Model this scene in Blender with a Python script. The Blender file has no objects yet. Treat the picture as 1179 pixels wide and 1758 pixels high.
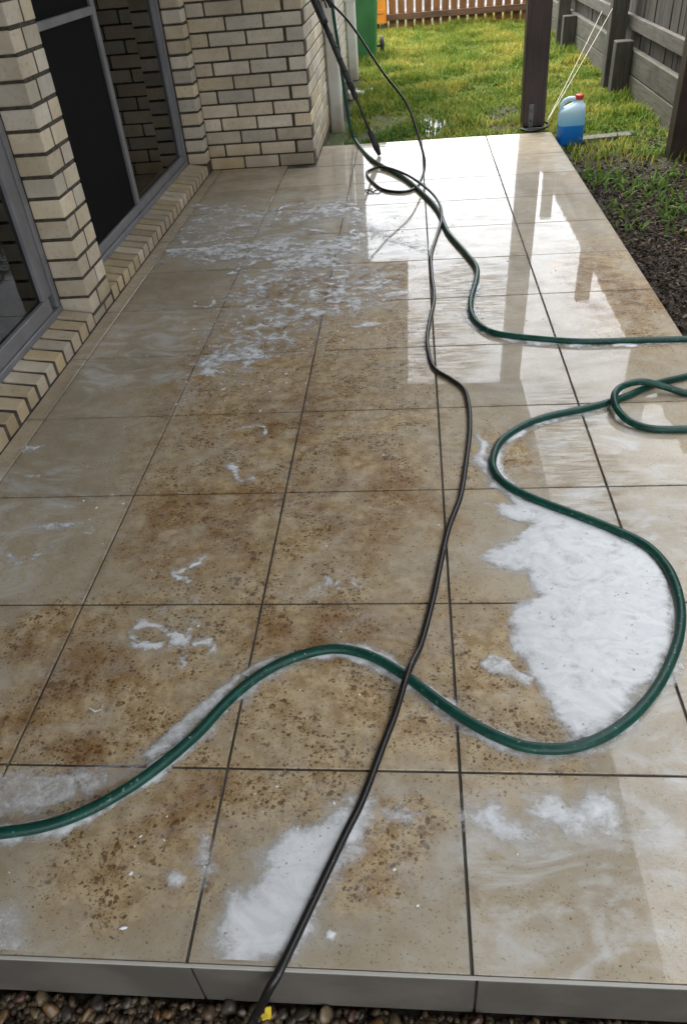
import bpy, bmesh, math, random
import numpy as np
from mathutils import Vector, Matrix, Euler

random.seed(7)
SC = bpy.context.scene
COL = SC.collection
R = math.radians

# ------------------------------------------------------------------ camera
cam = bpy.data.cameras.new('camera')
camo = bpy.data.objects.new('camera', cam)
COL.objects.link(camo)
cam.sensor_fit = 'VERTICAL'
cam.sensor_height = 24.0
cam.lens = 17.612
cam.clip_start = 0.02
cam.clip_end = 900
camo.location = (0.37787, -0.81732, 1.28617)
camo.rotation_euler = (0.90012, 0.07339, 0.06671)
SC.camera = camo

# ------------------------------------------------------------------ sky, sun, exposure
SUN_EL, SUN_AZ = 66, -25          # veiled sun high beyond the far end of the patio
w = bpy.data.worlds.new('World')
SC.world = w
w.use_nodes = True
nt = w.node_tree
bg = nt.nodes['Background']
sky = nt.nodes.new('ShaderNodeTexSky')
sky.sky_type = 'NISHITA'
sky.sun_disc = False
sky.sun_elevation = R(SUN_EL)
sky.sun_rotation = R(SUN_AZ)
sky.air_density = 1.0
sky.dust_density = 4.0
sky.ozone_density = 1.0
hsv = nt.nodes.new('ShaderNodeHueSaturation')   # cloud cover: hardly any blue left
hsv.inputs['Saturation'].default_value = 0.15
nt.links.new(sky.outputs[0], hsv.inputs['Color'])
mixo = nt.nodes.new('ShaderNodeMix')            # even, pale overcast
mixo.data_type = 'RGBA'
mixo.inputs[0].default_value = 0.3
mixo.inputs[7].default_value = (7.9, 8.5, 9.3, 1)
nt.links.new(hsv.outputs[0], mixo.inputs[6])
nt.links.new(mixo.outputs[2], bg.inputs['Color'])
bg.inputs['Strength'].default_value = 0.12
sl = bpy.data.lights.new('sun', 'SUN')
sl.energy = 0.7
sl.angle = R(25)
sl.color = (1.0, 0.97, 0.92)
so = bpy.data.objects.new('sun', sl)
COL.objects.link(so)
so.location = (6, 6, 9)
sd = Vector((math.sin(R(SUN_AZ)) * math.cos(R(SUN_EL)), math.cos(R(SUN_AZ)) * math.cos(R(SUN_EL)), math.sin(R(SUN_EL))))
so.rotation_euler = sd.to_track_quat('Z', 'Y').to_euler()
SC.view_settings.view_transform = 'Standard'
SC.view_settings.look = 'None'
SC.view_settings.gamma = 1.0
SC.view_settings.use_curve_mapping = False
SC.view_settings.exposure = 2.5
SC.render.engine = 'CYCLES'

# ------------------------------------------------------------------ helpers
def tag(o, label=None, cat=None, group=None, kind=None):
    if label: o['label'] = label
    if cat: o['category'] = cat
    if group: o['group'] = group
    if kind: o['kind'] = kind
    return o

def empty(name, loc=(0, 0, 0), parent=None):
    o = bpy.data.objects.new(name, None)
    COL.objects.link(o)
    o.location = loc
    o.empty_display_size = 0.1
    if parent: o.parent = parent
    return o

def link(name, me, mat=None, parent=None, loc=None, rot=None, scale=None):
    if mat is not None and not me.materials: me.materials.append(mat)
    o = bpy.data.objects.new(name, me)
    COL.objects.link(o)
    if parent: o.parent = parent
    if loc is not None: o.location = loc
    if rot is not None: o.rotation_euler = rot
    if scale is not None: o.scale = scale
    return o

def mesh_from(verts, faces, name='m', smooth=False):
    me = bpy.data.meshes.new(name)
    me.from_pydata([tuple(v) for v in verts], [], [tuple(f) for f in faces])
    if smooth: me.polygons.foreach_set('use_smooth', [True] * len(me.polygons))
    me.update()
    return me

def mesh_np(verts, faces, name='m', smooth=False):
    """numpy verts (n,3), faces (m,k) of one size"""
    me = bpy.data.meshes.new(name)
    n, (m, k) = len(verts), faces.shape
    me.vertices.add(n); me.vertices.foreach_set('co', np.ascontiguousarray(verts, dtype=np.float32).ravel())
    me.loops.add(m * k); me.loops.foreach_set('vertex_index', np.ascontiguousarray(faces, dtype=np.int32).ravel())
    me.polygons.add(m)
    me.polygons.foreach_set('loop_start', np.arange(0, m * k, k, dtype=np.int32))
    me.polygons.foreach_set('loop_total', np.full(m, k, dtype=np.int32))
    if smooth: me.polygons.foreach_set('use_smooth', np.ones(m, dtype=bool))
    me.update(calc_edges=True)
    me.validate()
    return me

def vattr(me, name, vals):
    a = me.attributes.new(name, 'FLOAT', 'POINT')
    a.data.foreach_set('value', np.ascontiguousarray(vals, dtype=np.float32))

def box_bm(bm, lo, hi, bevel=0.0, rot=None, about=None):
    lo, hi = Vector(lo), Vector(hi)
    r = bmesh.ops.create_cube(bm, size=1.0)
    vs = r['verts']
    c, s = (lo + hi) / 2, hi - lo
    for v in vs: v.co = Vector((v.co.x * s.x, v.co.y * s.y, v.co.z * s.z)) + c
    if bevel:
        es = list({e for v in vs for e in v.link_edges})
        rb = bmesh.ops.bevel(bm, geom=es, offset=bevel, segments=1, affect='EDGES', profile=0.5)
        vs = list({v for f in rb['faces'] for v in f.verts} | {v for v in vs if v.is_valid})
    if rot is not None:
        m = rot.to_matrix() if hasattr(rot, 'to_matrix') else rot
        a = Vector(about) if about else c
        for v in vs: v.co = m @ (v.co - a) + a
    return vs

def box_me(lo, hi, bevel=0.0, name='box'):
    bm = bmesh.new()
    box_bm(bm, lo, hi, bevel)
    me = bpy.data.meshes.new(name)
    bm.to_mesh(me); bm.free()
    return me

def bm_me(bm, name='m', smooth=False):
    me = bpy.data.meshes.new(name)
    bm.to_mesh(me); bm.free()
    if smooth: me.polygons.foreach_set('use_smooth', [True] * len(me.polygons))
    return me

def catmull(P, step=0.012, closed=False):
    P = [Vector(p) for p in P]
    Q = [P[0] * 2 - P[1]] + P + [P[-1] * 2 - P[-2]]
    out = []
    for i in range(1, len(Q) - 2):
        p0, p1, p2, p3 = Q[i - 1], Q[i], Q[i + 1], Q[i + 2]
        n = max(2, int((p2 - p1).length / step))
        for k in range(n):
            t = k / n
            out.append(0.5 * ((2 * p1) + (p2 - p0) * t + (2 * p0 - 5 * p1 + 4 * p2 - p3) * t * t + (3 * p1 - p0 - 3 * p2 + p3) * t ** 3))
    out.append(P[-1])
    return out

def tube(path, radius, seg=12, name='tube', cap=True):
    """swept tube with parallel-transported frame; radius: number or list"""
    n = len(path)
    rad = radius if isinstance(radius, (list, tuple)) else [radius] * n
    V, F = [], []
    up = Vector((0, 0, 1))
    prev = None
    for i in range(n):
        t = (path[min(i + 1, n - 1)] - path[max(i - 1, 0)]).normalized()
        if prev is None:
            a = t.cross(up)
            if a.length < 1e-3: a = t.cross(Vector((1, 0, 0)))
        else:
            a = prev - t * prev.dot(t)
        a.normalize(); prev = a
        b = t.cross(a)
        for k in range(seg):
            th = 2 * math.pi * k / seg
            V.append(path[i] + (a * math.cos(th) + b * math.sin(th)) * rad[i])
    for i in range(n - 1):
        for k in range(seg):
            k2 = (k + 1) % seg
            F.append((i * seg + k, i * seg + k2, (i + 1) * seg + k2, (i + 1) * seg + k))
    if cap:
        F.append(tuple(range(seg - 1, -1, -1)))
        F.append(tuple((n - 1) * seg + k for k in range(seg)))
    return mesh_from(V, F, name, smooth=True)

# lattice value noise
_T = np.random.RandomState(11).rand(256, 256)
def vnoise(x, y, s=0):
    x = x + s * 17.31; y = y + s * 9.73
    xi, yi = np.floor(x).astype(int), np.floor(y).astype(int)
    fx, fy = x - xi, y - yi
    fx = fx * fx * (3 - 2 * fx); fy = fy * fy * (3 - 2 * fy)
    a = _T[xi & 255, yi & 255]; b = _T[(xi + 1) & 255, yi & 255]
    c = _T[xi & 255, (yi + 1) & 255]; d = _T[(xi + 1) & 255, (yi + 1) & 255]
    return (a * (1 - fx) + b * fx) * (1 - fy) + (c * (1 - fx) + d * fx) * fy
def fbm(x, y, o=4, s=0):
    v, a, t = 0, 1.0, 0
    for i in range(o):
        v = v + a * vnoise(x * 2 ** i, y * 2 ** i, s + i * 3); t += a; a *= 0.55
    return v / t

# ------------------------------------------------------------------ materials
class NT:
    """small node-graph writer"""
    def __init__(self, name):
        self.m = bpy.data.materials.new(name)
        self.m.use_nodes = True
        self.t = self.m.node_tree
        self.b = self.t.nodes['Principled BSDF']
        self.out = self.t.nodes['Material Output']
    def n(self, typ, **kw):
        o = self.t.nodes.new('ShaderNode' + typ)
        for k, v in kw.items(): setattr(o, k, v)
        return o
    def l(self, a, b): self.t.links.new(a, b)
    def val(self, sock, v):
        if hasattr(v, 'is_output'): self.l(v, sock)
        else: sock.default_value = v
    def set(self, **kw):
        for k, v in kw.items(): self.val(self.b.inputs[k.replace('_', ' ')], v)
        return self
    def pos(self): return self.n('NewGeometry').outputs['Position']
    def obj(self): return self.n('TexCoord').outputs['Object']
    def rnd(self): return self.n('ObjectInfo').outputs['Random']
    def attr(self, name): return self.n('Attribute', attribute_name=name).outputs['Fac']
    def noise(self, vec, scale, detail=4, rough=0.55, out=0, dist=0.0):
        o = self.n('TexNoise')
        self.l(vec, o.inputs['Vector'])
        o.inputs['Scale'].default_value = scale; o.inputs['Detail'].default_value = detail
        o.inputs['Roughness'].default_value = rough; o.inputs['Distortion'].default_value = dist
        return o.outputs[out]
    def voro(self, vec, scale, out='Distance', feature='F1'):
        o = self.n('TexVoronoi', feature=feature)
        self.l(vec, o.inputs['Vector']); o.inputs['Scale'].default_value = scale
        return o.outputs[out]
    def mr(self, v, a, b, c=0.0, d=1.0, smooth=True):
        o = self.n('MapRange', interpolation_type='SMOOTHSTEP' if smooth else 'LINEAR')
        self.val(o.inputs[0], v)
        for i, x in zip((1, 2, 3, 4), (a, b, c, d)): o.inputs[i].default_value = x
        return o.outputs[0]
    def mix(self, f, a, b, mode='MIX'):
        o = self.n('Mix', data_type='RGBA', blend_type=mode)
        self.val(o.inputs[0], f)
        for i, x in ((6, a), (7, b)):
            if isinstance(x, tuple) and len(x) == 3: x = x + (1,)
            self.val(o.inputs[i], x)
        return o.outputs[2]
    def math(self, op, a, b=0.0, clamp=False):
        o = self.n('Math', operation=op, use_clamp=clamp)
        self.val(o.inputs[0], a); self.val(o.inputs[1], b)
        return o.outputs[0]
    def vscale(self, v, s):
        o = self.n('Mapping')
        self.l(v, o.inputs['Vector']); o.inputs['Scale'].default_value = s
        return o.outputs[0]
    def bump(self, h, strength=0.3, dist=0.01, normal=None):
        o = self.n('Bump')
        o.inputs['Strength'].default_value = strength; o.inputs['Distance'].default_value = dist
        self.l(h, o.inputs['Height'])
        if normal: self.l(normal, o.inputs['Normal'])
        return o.outputs[0]

def simple(name, col, rough=0.6, col2=None, scale=20, bump=0.0, bscale=60, metallic=0.0, spec=0.5, vary=0.0):
    g = NT(name)
    v = g.obj()
    c = col + (1,)
    if col2: c = g.mix(g.mr(g.noise(v, scale), .35, .65), col, col2)
    if vary:
        f = g.mr(g.rnd(), 0, 1, 1 - vary, 1 + vary, False)
        h = g.n('HueSaturation'); g.val(h.inputs['Color'], c); g.l(f, h.inputs['Value']); c = h.outputs[0]
    g.set(Base_Color=c, Roughness=rough, Metallic=metallic)
    g.b.inputs['Specular IOR Level'].default_value = spec
    if bump: g.set(Normal=g.bump(g.noise(v, bscale), bump, 0.005))
    return g.m

# ------------------------------------------------------------------ lines on the floor, in metres
GREEN_A = [(-0.012, 5.024),(0.123, 4.51),(0.318, 4.078),(0.452, 3.655),(0.515, 3.378),(0.538, 3.143),(0.56, 2.98),(0.624, 2.711),(0.659, 2.523),(0.643, 2.356),(0.611, 2.174),(0.606, 2.031),(0.633, 1.921),(0.692, 1.85),(0.826, 1.798),(0.987, 1.76),(1.171, 1.754),(1.349, 1.748)]
GREEN_LOOP = [(1.184, 1.155),(1.087, 1.163),(1.027, 1.2),(0.999, 1.263),(1.005, 1.327),(1.046, 1.383),(1.109, 1.402),(1.179, 1.39),(1.243, 1.367)]
GREEN_MAIN = [(1.274, 1.477),(1.152, 1.43),(1.064, 1.367),(0.982, 1.321),(0.904, 1.289),(0.79, 1.25),(0.703, 1.196),(0.633, 1.117),(0.602, 1.032),(0.599, 0.964),(0.628, 0.893),(0.699, 0.824),(0.808, 0.746),(0.884, 0.688),(0.942, 0.629),(0.97, 0.55),(0.971, 0.462),(0.955, 0.38),(0.92, 0.295),(0.863, 0.202),(0.8, 0.13),(0.734, 0.079),(0.675, 0.053),(0.63, 0.046),(0.576, 0.051),(0.523, 0.074),(0.469, 0.11),(0.412, 0.159),(0.36, 0.209),(0.302, 0.256),(0.25, 0.284),(0.197, 0.295),(0.146, 0.287),(0.083, 0.26),(0.025, 0.214),(-0.027, 0.149),(-0.072, 0.072),(-0.127, 0.001),(-0.181, -0.054),(-0.246, -0.102),(-0.314, -0.133),(-0.397, -0.15),(-0.484, -0.159)]
BLACK_AIR = [(-0.119, 4.75, 0.888),(0.019, 4.695, 0.754),(0.201, 4.539, 0.519),(0.353, 4.399, 0.347),(0.431, 4.222, 0.163),(0.457, 4.113, 0.061)]
BLACK_FLOOR = [(0.426, 3.954),(0.387, 3.817),(0.319, 3.771),(0.216, 3.827),(0.142, 4.001),(0.094, 4.206),(0.12, 4.296),(0.205, 4.29),(0.353, 4.032),(0.479, 3.672),(0.526, 3.406),(0.525, 3.192),(0.498, 2.998),(0.463, 2.734),(0.459, 2.479),(0.462, 2.22),(0.438, 1.993),(0.425, 1.838),(0.431, 1.694),(0.449, 1.594),(0.503, 1.514),(0.542, 1.439),(0.55, 1.316),(0.543, 1.177),(0.523, 1.02),(0.497, 0.851),(0.459, 0.714),(0.435, 0.589),(0.41, 0.446),(0.378, 0.302),(0.34, 0.168),(0.307, 0.062),(0.269, -0.064),(0.239, -0.138),(0.19, -0.264),(0.155, -0.353)]
GREEN_UP = [(-0.13, 5.06, 0.927),(-0.117, 5.06, 0.768),(-0.097, 5.06, 0.569),(-0.085, 5.06, 0.413),(-0.07, 5.06, 0.232),(-0.051, 5.06, 0.093)]
FOAM = {'big': [(0.56, 1.177),(0.584, 1.189),(0.6, 1.003),(0.629, 0.899),(0.7, 0.828),(0.81, 0.75),(0.887, 0.692),(0.938, 0.632),(0.963, 0.552),(0.964, 0.469),(0.947, 0.39),(0.914, 0.31),(0.857, 0.218),(0.795, 0.148),(0.728, 0.094),(0.68, 0.075),(0.661, 0.085),(0.639, 0.14),(0.624, 0.224),(0.589, 0.329),(0.581, 0.396),(0.636, 0.46),(0.635, 0.545),(0.578, 0.56),(0.521, 0.6),(0.547, 0.639),(0.63, 0.683),(0.67, 0.734),(0.602, 0.753),(0.573, 0.806),(0.635, 0.83),(0.589, 0.895),(0.559, 1.004)], 'strip': [(0.257, -0.053),(0.287, -0.057),(0.281, -0.114),(0.242, -0.2),(0.2, -0.287),(0.162, -0.351),(0.051, -0.348),(0.035, -0.295),(0.055, -0.233),(0.113, -0.177),(0.179, -0.108)], 'fuzzA': [(0.287, -0.06),(0.341, -0.051),(0.389, -0.076),(0.368, -0.103),(0.31, -0.103)], 'cloudL': [(0.438, -0.086),(0.459, -0.056),(0.507, -0.05),(0.54, -0.081),(0.585, -0.1),(0.585, -0.134),(0.537, -0.131),(0.492, -0.122),(0.447, -0.114)], 'cloudR': [(0.569, -0.087),(0.589, -0.041),(0.622, -0.019),(0.652, -0.051),(0.68, -0.02),(0.715, -0.043),(0.726, -0.081),(0.708, -0.12),(0.659, -0.138),(0.623, -0.118)], 'filmR': [(0.73, -0.124),(0.774, -0.08),(0.861, -0.015),(0.913, -0.014),(0.834, -0.354),(0.726, -0.351),(0.736, -0.241)], 'filmL': [(-0.462, -0.014),(-0.33, -0.008),(-0.211, -0.004),(-0.168, 0.034),(-0.124, 0.073),(-0.089, 0.082),(-0.162, -0.008),(-0.248, -0.072),(-0.347, -0.117),(-0.411, -0.127),(-0.483, -0.123),(-0.535, -0.015)], 'hoseL': [(-0.191, 0.018),(-0.131, 0.104),(-0.05, 0.195),(0.016, 0.26),(0.089, 0.308),(0.055, 0.264),(-0.001, 0.208),(-0.051, 0.138),(-0.107, 0.054),(-0.153, 0.008)], 'cornerL': [(-0.399, -0.25),(-0.344, -0.253),(-0.301, -0.281),(-0.258, -0.322),(-0.259, -0.354),(-0.348, -0.359)], 'lobes': [(0.5, 0.263),(0.527, 0.289),(0.568, 0.273),(0.596, 0.232),(0.626, 0.223),(0.606, 0.198),(0.558, 0.216),(0.52, 0.231)], 'upA': [(-0.348, 3.514),(-0.218, 3.663),(-0.015, 3.67),(0.07, 3.588),(0.109, 3.315),(0.036, 3.387),(-0.152, 3.339),(-0.278, 3.321),(-0.333, 3.349)], 'upB': [(-0.878, 2.993),(-0.646, 3.064),(-0.339, 3.071),(-0.065, 3.065),(0.111, 3.145),(0.145, 2.931),(0.094, 2.699),(0.019, 2.591),(-0.14, 2.64),(-0.372, 2.7),(-0.614, 2.762),(-0.841, 2.871)], 'upC': [(0.043, 3.593),(0.135, 3.291),(0.294, 3.045),(0.466, 2.884),(0.45, 2.79),(0.295, 2.909),(0.145, 3.068),(0.036, 3.387)], 'upD': [(-0.938, 3.795),(-0.434, 3.748),(-0.36, 3.454),(-0.361, 3.183),(-0.477, 2.979),(-0.825, 2.902),(-0.906, 3.04)], 'upE': [(-0.53, 2.63),(-0.292, 2.735),(0.083, 2.612),(0.326, 2.524),(0.353, 2.321),(0.208, 2.153),(0.025, 2.001),(-0.139, 1.809),(-0.289, 1.633),(-0.436, 1.598),(-0.443, 1.834),(-0.386, 2.154)], 'midA': [(-0.455, 2.592),(-0.372, 2.525),(-0.246, 2.408),(-0.163, 2.379),(-0.211, 2.345),(-0.326, 2.411),(-0.401, 2.473)], 'midB': [(-0.001, 2.309),(0.029, 2.423),(0.124, 2.452),(0.097, 2.376),(0.058, 2.265),(0.003, 2.259)], 'midC': [(0.228, 2.29),(0.327, 2.336),(0.363, 2.32),(0.363, 2.282),(0.254, 2.244)], 'midD': [(0.12, 1.993),(0.189, 2.03),(0.25, 2.002),(0.237, 1.971),(0.159, 1.957)], 'star': [(-0.372, 1.808),(-0.33, 1.854),(-0.243, 1.857),(-0.208, 1.756),(-0.226, 1.729),(-0.236, 1.629),(-0.279, 1.724),(-0.321, 1.755)], 'tri': [(-0.441, 1.774),(-0.389, 1.799),(-0.33, 1.756),(-0.323, 1.671),(-0.361, 1.62),(-0.401, 1.64)], 'fan': [(-0.477, 1.524),(-0.46, 1.591),(-0.407, 1.588),(-0.387, 1.518),(-0.413, 1.462),(-0.433, 1.423)], 'blotA': [(0.129, 0.52),(0.151, 0.553),(0.194, 0.531),(0.218, 0.51),(0.196, 0.49),(0.155, 0.479),(0.123, 0.479)], 'dotA': [(-0.074, -0.212),(-0.055, -0.203),(-0.029, -0.216),(-0.035, -0.236),(-0.06, -0.235)], 'dotB': [(0.217, -0.297),(0.225, -0.289),(0.239, -0.296),(0.233, -0.307),(0.221, -0.306)], 'driftA': [(0.255, -0.238),(0.304, -0.244),(0.352, -0.245),(0.343, -0.26),(0.295, -0.267),(0.26, -0.259)], 'groutA': [(-0.031, -0.123),(-0.004, -0.135),(0.021, -0.207),(-0.006, -0.237),(-0.027, -0.187)]}
STROKES = {'swirl': [[(-0.298, 0.356),(-0.285, 0.38),(-0.243, 0.384),(-0.194, 0.356),(-0.16, 0.311),(-0.14, 0.26)], [(-0.298, 0.356),(-0.283, 0.321),(-0.245, 0.311),(-0.218, 0.321)], [(-0.171, 0.441),(-0.167, 0.374),(-0.159, 0.314),(-0.115, 0.318),(-0.083, 0.308)], [(-0.237, 0.437),(-0.235, 0.384),(-0.187, 0.329)]], 'ring': [[(-0.324, 0.134),(-0.308, 0.126),(-0.296, 0.132),(-0.299, 0.147),(-0.312, 0.156)]], 'squig': [[(-0.588, 2.265),(-0.525, 2.24),(-0.504, 2.288),(-0.519, 2.386),(-0.57, 2.425)], [(-0.489, 2.188),(-0.475, 2.223)], [(-0.359, 2.01),(-0.338, 2.058)]], 'wispA': [[(-0.736, 0.641),(-0.691, 0.613),(-0.648, 0.628)], [(-0.612, 0.663),(-0.542, 0.698),(-0.513, 0.735)], [(-0.686, 0.765),(-0.611, 0.75),(-0.552, 0.775)], [(-0.872, 0.996),(-0.802, 1.009)], [(-0.882, 1.158),(-0.808, 1.172)]], 'wispB': [[(-0.179, 1.032),(-0.127, 0.941),(-0.093, 1.06)], [(-0.189, 1.248),(-0.144, 1.271),(-0.108, 1.219)], [(-0.251, 0.555),(-0.205, 0.588),(-0.189, 0.621)], [(-0.24, 0.544),(-0.192, 0.533)]], 'fanR': [[(0.072, 3.302),(0.057, 3.029),(-0.013, 2.791)], [(-0.323, 3.177),(-0.201, 3.204),(-0.071, 3.137)], [(-0.382, 3.377),(-0.377, 3.583),(-0.252, 3.669)]], 'bub': [[(-0.874, 2.976),(-0.723, 2.988),(-0.528, 2.927),(-0.36, 3.004),(-0.167, 2.893)], [(-0.472, 2.623),(-0.434, 2.731),(-0.329, 2.794),(-0.151, 2.747)]], 'flow': [[(0.417, 1.134),(0.45, 1.107)], [(0.414, 0.438),(0.444, 0.347)], [(0.73, -0.184),(0.727, -0.241)], [(0.634, -0.244),(0.639, -0.271)], [(0.572, -0.228),(0.602, -0.217)]]}

# ---- brick, mortar
def brick_mat(name, c1, c2, stain=(0.20, 0.14, 0.08)):
    g = NT(name)
    v = g.pos()
    c = g.mix(g.mr(g.noise(v, 9, 5), .3, .7), c1, c2)
    c = g.mix(g.math('MULTIPLY', g.mr(g.noise(v, 55, 4, .7), .52, .75), .45), c, stain)
    sep = g.n('SeparateXYZ'); g.l(v, sep.inputs[0])
    low = g.mr(g.math('ADD', sep.outputs[2], g.math('MULTIPLY', g.noise(v, 6, 4), .25)), .10, .38, .55, 0)   # splashed dirt above the floor
    c = g.mix(low, c, (0.26, 0.17, 0.075))
    h = g.n('HueSaturation'); g.l(c, h.inputs['Color'])
    g.l(g.mr(g.rnd(), 0, 1, .74, 1.16, False), h.inputs['Value']); g.l(g.mr(g.math('FRACT', g.math('MULTIPLY', g.rnd(), 7.3)), 0, 1, .75, 1.25, False), h.inputs['Saturation'])
    g.set(Base_Color=h.outputs[0], Roughness=.72)
    g.set(Normal=g.bump(g.noise(v, 130, 5, .7), .35, .004))
    return g.m
M = {}
M['brick'] = brick_mat('cream_brick', (0.56, 0.48, 0.35), (0.67, 0.59, 0.455))
M['mortar'] = simple('dark_mortar', (0.045, 0.037, 0.028), .95, (0.085, 0.071, 0.053), 30, .4, 120)

def tile_mat():
    g = NT('wet_stone_tile')
    p = g.pos()
    nz = g.n('TexNoise'); g.l(p, nz.inputs['Vector']); nz.inputs['Scale'].default_value = 5; nz.inputs['Detail'].default_value = 4
    off = g.n('VectorMath', operation='MULTIPLY_ADD')
    g.l(nz.outputs['Color'], off.inputs[0]); off.inputs[1].default_value = (.42, .42, 0); off.inputs[2].default_value = (-.21, -.21, 0)
    wp = g.n('VectorMath', operation='ADD'); g.l(p, wp.inputs[0]); g.l(off.outputs[0], wp.inputs[1])
    def ell(cx, cy, rx, ry, a=.55, b=1.1):
        m = g.n('Mapping'); m.vector_type = 'TEXTURE'
        g.l(wp.outputs[0], m.inputs['Vector'])
        m.inputs['Location'].default_value = (cx, cy, 0); m.inputs['Scale'].default_value = (rx, ry, 1e6)
        ln = g.n('VectorMath', operation='LENGTH'); g.l(m.outputs[0], ln.inputs[0])
        return g.mr(ln.outputs['Value'], a, b, 1, 0)
    def union(L):
        o = ell(*L[0])
        for e in L[1:]: o = g.math('MAXIMUM', o, ell(*e))
        return o
    # where the scrubbing has not reached yet: brown grime (places in metres on the floor)
    dirt = union([(-.02, 1.45, .62, 1.35), (.05, .25, .55, .50), (-.42, .05, .26, .26), (-.16, -.14, .26, .16), (.62, 1.02, .13, .26), (.10, 2.45, .62, .34), (.56, .18, .17, .24), (-.46, .36, .2, .2), (1.18, 2.2, .25, .75), (.31, -.15, .12, .13)])
    heavy = union([(-.22, .78, .24, .26), (.02, 2.45, .42, .20), (.22, .36, .30, .12), (-.02, 1.35, .20, .30), (-.42, .22, .16, .16), (.22, .85, .25, .25), (1.15, 2.25, .2, .45), (-.05, -.05, .13, .1), (-.30, .02, .1, .08)])
    film = union([(-.25, 3.35, .75, .75), (-.05, 2.75, .6, .3), (-.78, .75, .24, .45), (-.7, 1.9, .3, .5), (1.05, -.05, .38, .42), (.95, .95, .30, .55), (.62, -.22, .3, .14), (-.60, -.10, .25, .22)])
    n1 = g.noise(p, 3.2, 6, .6); n2 = g.noise(p, 16, 5, .62)
    stone = g.mix(g.mr(n1, .3, .7), (0.345, 0.28, 0.185), (0.455, 0.38, 0.27))
    stone = g.mix(g.mr(g.noise(p, 9, 6, .7), .45, .75), stone, (0.47, 0.42, 0.33))
    stone = g.mix(g.math('MULTIPLY', g.mr(g.noise(p, 2.1, 3), .45, .7), .5), stone, (0.29, 0.25, 0.19))
    grime = g.mix(g.mr(g.noise(p, 26, 6, .72), .38, .62), (0.32, 0.205, 0.09), (0.54, 0.41, 0.235))
    cl = g.mr(g.noise(p, 7.5, 5, .62), .34, .58)
    amt = g.math('MULTIPLY', dirt, g.mr(g.noise(p, 4.2, 5, .6), .32, .62, .35, .95))
    c = g.mix(amt, stone, grime)
    c = g.mix(g.math('MULTIPLY', g.math('MULTIPLY', heavy, cl), g.mr(n2, .35, .6, .25, .85)), c, (0.225, 0.115, 0.038))
    base = g.math('MAXIMUM', dirt, .10)
    # irregular rust and algae spots, 3 to 20 mm
    jn = g.n('TexNoise'); g.l(p, jn.inputs['Vector']); jn.inputs['Scale'].default_value = 120; jn.inputs['Detail'].default_value = 4
    jo = g.n('VectorMath', operation='MULTIPLY_ADD'); g.l(jn.outputs['Color'], jo.inputs[0]); jo.inputs[1].default_value = (.017, .013, 0); jo.inputs[2].default_value = (-.0085, -.0065, 0)
    jp = g.n('VectorMath', operation='ADD'); g.l(p, jp.inputs[0]); g.l(jo.outputs[0], jp.inputs[1])
    def spots(scale, lo, rmax, thr):
        v = g.n('TexVoronoi', feature='F1', voronoi_dimensions='2D'); g.l(jp.outputs[0], v.inputs['Vector']); v.inputs['Scale'].default_value = scale
        sc = g.n('SeparateColor'); g.l(v.outputs['Color'], sc.inputs[0])
        # where grime is dense more cells carry a spot
        r = g.math('ADD', sc.outputs[0], g.math('MULTIPLY', g.math('SUBTRACT', g.math('MULTIPLY', base, cl), 1.0), thr))
        rad = g.mr(r, lo, 1.0, 0.0, rmax, False)
        return g.math('MULTIPLY', g.mr(g.math('SUBTRACT', v.outputs['Distance'], rad), -.16, .04, 1, 0), g.mr(rad, .0, .05))
    s1 = spots(42, .48, .48, .62); s2 = spots(98, .20, .52, .50); s3 = spots(205, .12, .55, .40)
    c = g.mix(g.math('MULTIPLY', s3, .72), c, (0.155, 0.088, 0.037))
    c = g.mix(g.math('MULTIPLY', s2, .85), c, (0.098, 0.052, 0.022))
    c = g.mix(g.math('MULTIPLY', s1, g.mr(g.noise(p, 120, 3, .6), .35, .6, .35, .85)), c, (0.105, 0.055, 0.022))
    # grime gathered along the joints
    oc = g.n('SeparateXYZ'); g.l(g.obj(), oc.inputs[0])
    ex = g.math('MAXIMUM', g.math('ABSOLUTE', oc.outputs[0]), g.math('ABSOLUTE', oc.outputs[1]))
    ed = g.math('MULTIPLY', g.mr(ex, .196, .223), g.mr(g.noise(p, 18, 5, .7), .42, .66))
    c = g.mix(g.math('MULTIPLY', ed, .5), c, (0.15, 0.095, 0.05))
    # pale worn grains
    c = g.mix(g.math('MULTIPLY', g.mr(g.noise(p, 33, 4, .7), .56, .74), .40), c, (0.54, 0.45, 0.30))
    # grey soap residue where it has been washed
    sw = g.n('TexNoise'); g.l(g.vscale(p, (1, 1.9, 1)), sw.inputs['Vector']); sw.inputs['Scale'].default_value = 4.5; sw.inputs['Detail'].default_value = 8; sw.inputs['Distortion'].default_value = 1.8; sw.inputs['Roughness'].default_value = .64
    res = g.math('MULTIPLY', g.mr(sw.outputs[0], .42, .70), g.math('MULTIPLY', g.math('MAXIMUM', film, .26), .92))
    c = g.mix(res, c, (0.54, 0.53, 0.505))
    h = g.n('HueSaturation'); g.l(c, h.inputs['Color']); g.l(g.mr(g.rnd(), 0, 1, .93, 1.07, False), h.inputs['Value'])
    fine = g.noise(p, 220, 3, .6)
    g.set(Base_Color=h.outputs[0], Roughness=g.mr(n2, .3, .7, .38, .6))
    g.set(Normal=g.bump(fine, .18, .002))
    # the film of water over it
    wet = g.mr(g.noise(g.vscale(p, (.8, 2.2, 1)), 6, 8, .72), .36, .54, .65, 1)
    streak = g.mr(g.noise(g.vscale(p, (.7, 5.5, 1)), 13, 9, .75), .44, .56, .12, 1)
    zone = union([(.42, 1.75, .26, .62, .4, 1.0), (.62, 2.3, .3, .5, .4, 1.0), (.85, .9, .16, .8, .4, 1.0)])
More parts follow.
